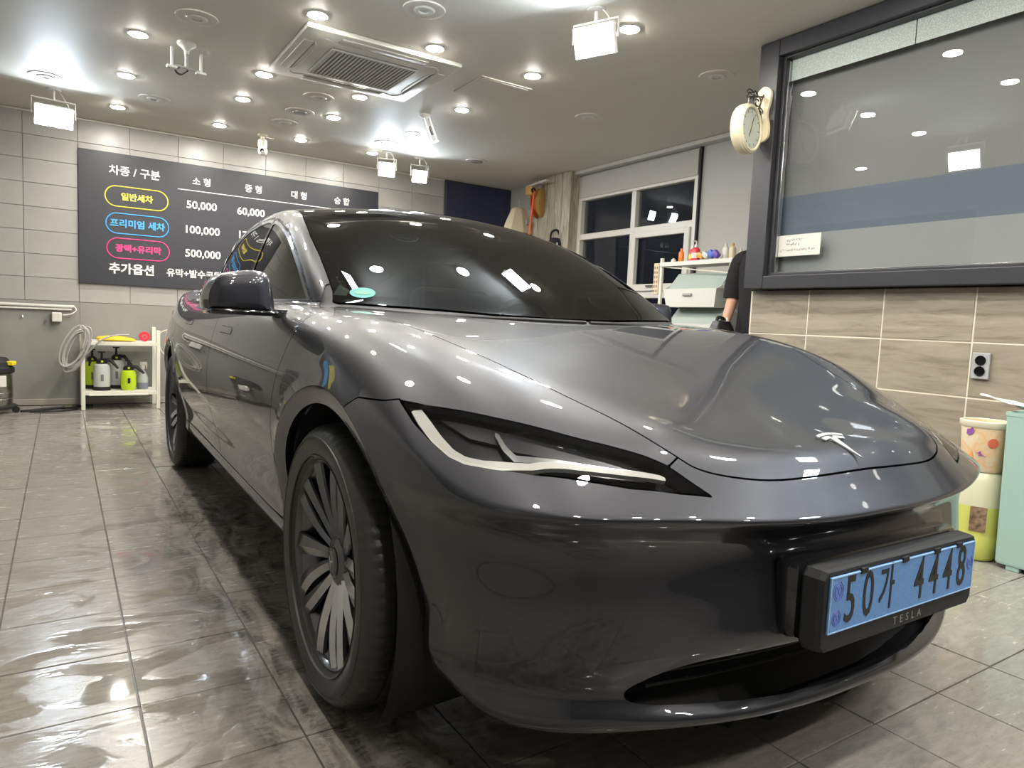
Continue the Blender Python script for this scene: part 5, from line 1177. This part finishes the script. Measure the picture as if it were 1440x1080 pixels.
# unseen dark forms added by the left wall for their reflections in the car
tc = empty('added_cabinet', (-2.20, 3.75, 0), 0, label='black cabinet shape added at the left wall to darken the door reflections', cat='cabinet')
b = MB(); b.box((0, 0, .52), (.46, .80, .86), .012); b.build('body', M_SHUT, tc)
for k in range(5):
    b = MB(); b.box((.236, 0, .18+.16*k), (.014, .74, .145), .006); d_ = b.build('drawer', M_SHUT, tc)
    b = MB(); b.box((.252, 0, .235+.16*k), (.016, .60, .018), .004); b.build('handle', M_STEEL, d_)
for x, y in ((-.18, -.34), (.18, -.34), (-.18, .34), (.18, .34)):
    b = MB(); b.lathe([(0, -.018), (.042, -.018), (.045, 0), (.042, .018), (0, .018)], 18, tr(x, y, .045) @ rx(PI/2)); b.box((x, y, .075), (.03, .03, .04)); b.build('caster', M_BLACK, tc)
bn2 = empty('added_banner', (XL+.02, -.55, 1.45), 0, label='plain dark banner shape added on the left wall to darken the fender reflection', cat='banner')  # added dark sheet out of view, there only to be mirrored
b = MB(); b.box((0, 0, 0), (.008, .9, 1.5), .001); b.build('cloth', M_BOARD, bn2)
b = MB(); b.tube([(0, -.48, .755), (0, .48, .755)], .012, 8); b.build('rod', M_GREYM, bn2)
# ------------------------------------------------------------------ the person half hidden behind the wall end
M_SKIN = mat('skin', (.50, .30, .21), .5); M_TEE = mat('black_tshirt', (.0045, .0045, .005), .85); M_HAIR = mat('dark_hair', (.012, .010, .009), .5); M_PANTS = mat('dark_trousers', (.014, .015, .02), .8)
PX, PY = 2.59, 1.50
def skin_body(name, verts, edges, radii, m, parent, root, lv=2):
    me = bpy.data.meshes.new(name); me.from_pydata(verts, edges, []); o = bpy.data.objects.new(name, me); COL.objects.link(o)
    s = o.modifiers.new('s', 'SKIN'); s.use_smooth_shade = True; sv = me.skin_vertices[0].data
    for k, r in enumerate(radii): sv[k].radius = r if isinstance(r, tuple) else (r, r); sv[k].use_root = (k == root)
    u = o.modifiers.new('u', 'SUBSURF'); u.levels = u.render_levels = lv
    bpy.context.view_layer.update(); dg = bpy.context.evaluated_depsgraph_get(); me2 = bpy.data.meshes.new_from_object(o.evaluated_get(dg)); me2.name = name
    COL.objects.unlink(o); bpy.data.objects.remove(o); me2.shade_smooth(); me2.materials.clear(); return link(name, me2, parent, m)
pe = empty('person', (PX, PY, 0), 0, label='person in a black T-shirt half hidden behind the tiled wall end, arm hanging', cat='person')
# local axes: the person faces -x; y is to the person's right side (+y) - the visible arm is at +y / -x
V = [(0, 0, .93), (0, 0, 1.08), (.0, 0, 1.22), (.01, 0, 1.36), (.0, 0, 1.46), (-.012, 0, 1.545), (-.018, 0, 1.615), (-.012, 0, 1.685),       # spine 0-7
     (.0, .10, 1.385), (.0, .185, 1.375), (-.03, .215, 1.12), (-.165, .150, .965), (-.195, .135, .925),                                        # right arm 8-12
     (.0, -.10, 1.385), (.0, -.185, 1.375), (.02, -.215, 1.11), (-.05, -.22, .90), (-.08, -.22, .84),                                        # left arm 13-17
     (0, .095, .88), (.0, .10, .48), (.02, .10, .09), (-.12, .11, .035), (0, -.095, .88), (.0, -.10, .48), (.02, -.10, .09), (-.12, -.11, .035)]
E_ = [(0, 1), (1, 2), (2, 3), (3, 4), (4, 5), (5, 6), (6, 7), (3, 8), (8, 9), (9, 10), (10, 11), (11, 12), (3, 13), (13, 14), (14, 15), (15, 16), (16, 17), (0, 18), (18, 19), (19, 20), (20, 21), (0, 22), (22, 23), (23, 24), (24, 25)]
Rd = [(.085, .115), (.080, .11), (.082, .115), (.078, .12), .056, (.072, .064), (.108, .088), (.098, .082), .052, .052, .043, .032, .026, .052, .052, .043, .032, .026, .070, .050, .040, .036, .070, .050, .040, .036]
skin_body('body', V, E_, Rd, M_SKIN, pe, 0)
def rings(b, R, n=24):
    rows = [[b.b.verts.new((cx+rx_*math.cos(2*PI*k/n), cy+ry_*math.sin(2*PI*k/n), z)) for k in range(n)] for z, rx_, ry_, cx, cy in R]
    for p, q in zip(rows, rows[1:]):
        for k in range(n): b.b.faces.new((p[k], p[(k+1) % n], q[(k+1) % n], q[k]))
b = MB(); rings(b, [(.83, .128, .172, 0, 0), (.84, .130, .174, 0, 0), (.97, .124, .166, 0, 0), (1.10, .120, .160, 0, 0), (1.22, .126, .172, 0, 0), (1.32, .122, .180, 0, 0), (1.385, .105, .165, 0, 0), (1.425, .080, .110, -.004, 0), (1.45, .066, .074, -.008, 0), (1.448, .060, .066, -.008, 0)])
for s_ in (1, -1): b.tube(spline([(0, s_*.10, 1.365), (0, s_*.175, 1.362), (-.012, s_*.203, 1.27), (-.024, s_*.212, 1.17), (-.028, s_*.214, 1.12)], 5), [.060]*2+[.070]*4+[.073]*9+[.070]*6, 14)
b.build('tshirt', M_TEE, pe, True, angle=60)
b = MB(); rings(b, [(.99, .112, .152, 0, 0), (.90, .120, .160, 0, 0), (.82, .122, .168, 0, 0), (.76, .10, .150, 0, 0)])
for s_ in (1, -1): b.tube([(0, s_*.088, .84), (0, s_*.092, .74), (0, s_*.10, .48), (.012, s_*.10, .30), (.02, s_*.10, .075)], [.095, .092, .072, .066, .058], 16)
b.build('trousers', M_PANTS, pe, True, angle=60)
# head: nose, ears, eyes, mouth, hair
b = MB(); b.lathe([(0, -.030), (.092, -.030), (.101, .0), (.102, .040), (.082, .085), (.045, .108), (0, .116)], 24, tr(.012, 0, 1.672) @ ry(.80) @ Matrix.Diagonal((1.04, .88, 1.03, 1)), cap=False); b.build('hair', M_HAIR, pe, True)
b = MB(); b.tube([(-.104, 0, 1.662), (-.122, 0, 1.630), (-.106, 0, 1.622)], [.008, .013, .010], 8); b.build('nose', M_SKIN, pe, True)
for s_ in (1, -1):
    b = MB(); b.lathe([(0, -.012), (.012, 0), (0, .012)], 12, tr(-.098, s_*.033, 1.665) @ Matrix.Diagonal((.8, 1, .8, 1))); b.build('eye', M_WHITE, pe, True)
    b = MB(); b.lathe([(0, -.006), (.022, -.004), (.026, .004), (0, .008)], 14, tr(.0, s_*.088, 1.640) @ rx(s_*PI/2)); b.build('ear', M_SKIN, pe, True)
b = MB(); b.tube([(-.098, -.022, 1.592), (-.106, 0, 1.590), (-.098, .022, 1.592)], .005, 6); b.build('mouth', mat('lips', (.40, .18, .15), .5), pe, True)
# hands: palm, four fingers, thumb
def hand(cx, cy, cz, s_):
    V = [(cx, cy, cz+.02), (cx-.012, cy, cz-.03)]; E2 = [(0, 1)]; R2 = [(.020, .026), (.016, .036)]
    for k, (dx, ln) in enumerate(((-.028, .062), (-.010, .072), (.010, .068), (.027, .052))):
        i = len(V); bx, bz = cx-.014+dx, cz-.055
        V += [(bx, cy, bz), (bx-.004, cy-s_*.008, bz-ln*.5), (bx-.002, cy-s_*.022, bz-ln*.85)]; E2 += [(1, i), (i, i+1), (i+1, i+2)]; R2 += [.0095, .0085, .0075]
    i = len(V); V += [(cx-.040, cy-s_*.010, cz-.022), (cx-.050, cy-s_*.022, cz-.055)]; E2 += [(0, i), (i, i+1)]; R2 += [.011, .009]
    skin_body('hand', V, E2, R2, M_SKIN, pe, 0, 1)
pe.scale = (1.0, 1.0, 1.045)
hand(-.205, .130, .895, 1); hand(-.095, -.22, .81, -1)
sb_ = empty('shoulder_bag', (2.262, 1.545, .765), 0, label='shiny black bag hanging at the hand of the person in black', cat='bag')
b = MB(); b.lathe([(0, 0), (.085, .01), (.115, .08), (.108, .17), (.07, .235), (0, .245)], 22, Matrix.Diagonal((1.0, .62, 1, 1)), cap=False); b.build('body', mat('black_shiny_fabric', (.010, .010, .012), .28), sb_, smooth=True)
b = MB(); b.tube(spline([(-.06, 0, .20), (-.02, .015, .26), (.075, .04, .245), (.085, .045, .20), (.06, .01, .18)], 6), .012, 6); b.build('strap', M_BLACK, sb_, True)
b = MB(); b.tube(spline([(.05, 0, .21), (.085, .03, .26), (.07, .0, .20), (.06, -.02, .10)], 6), .006, 6); b.build('pale_cord', M_WHITE, sb_, True)
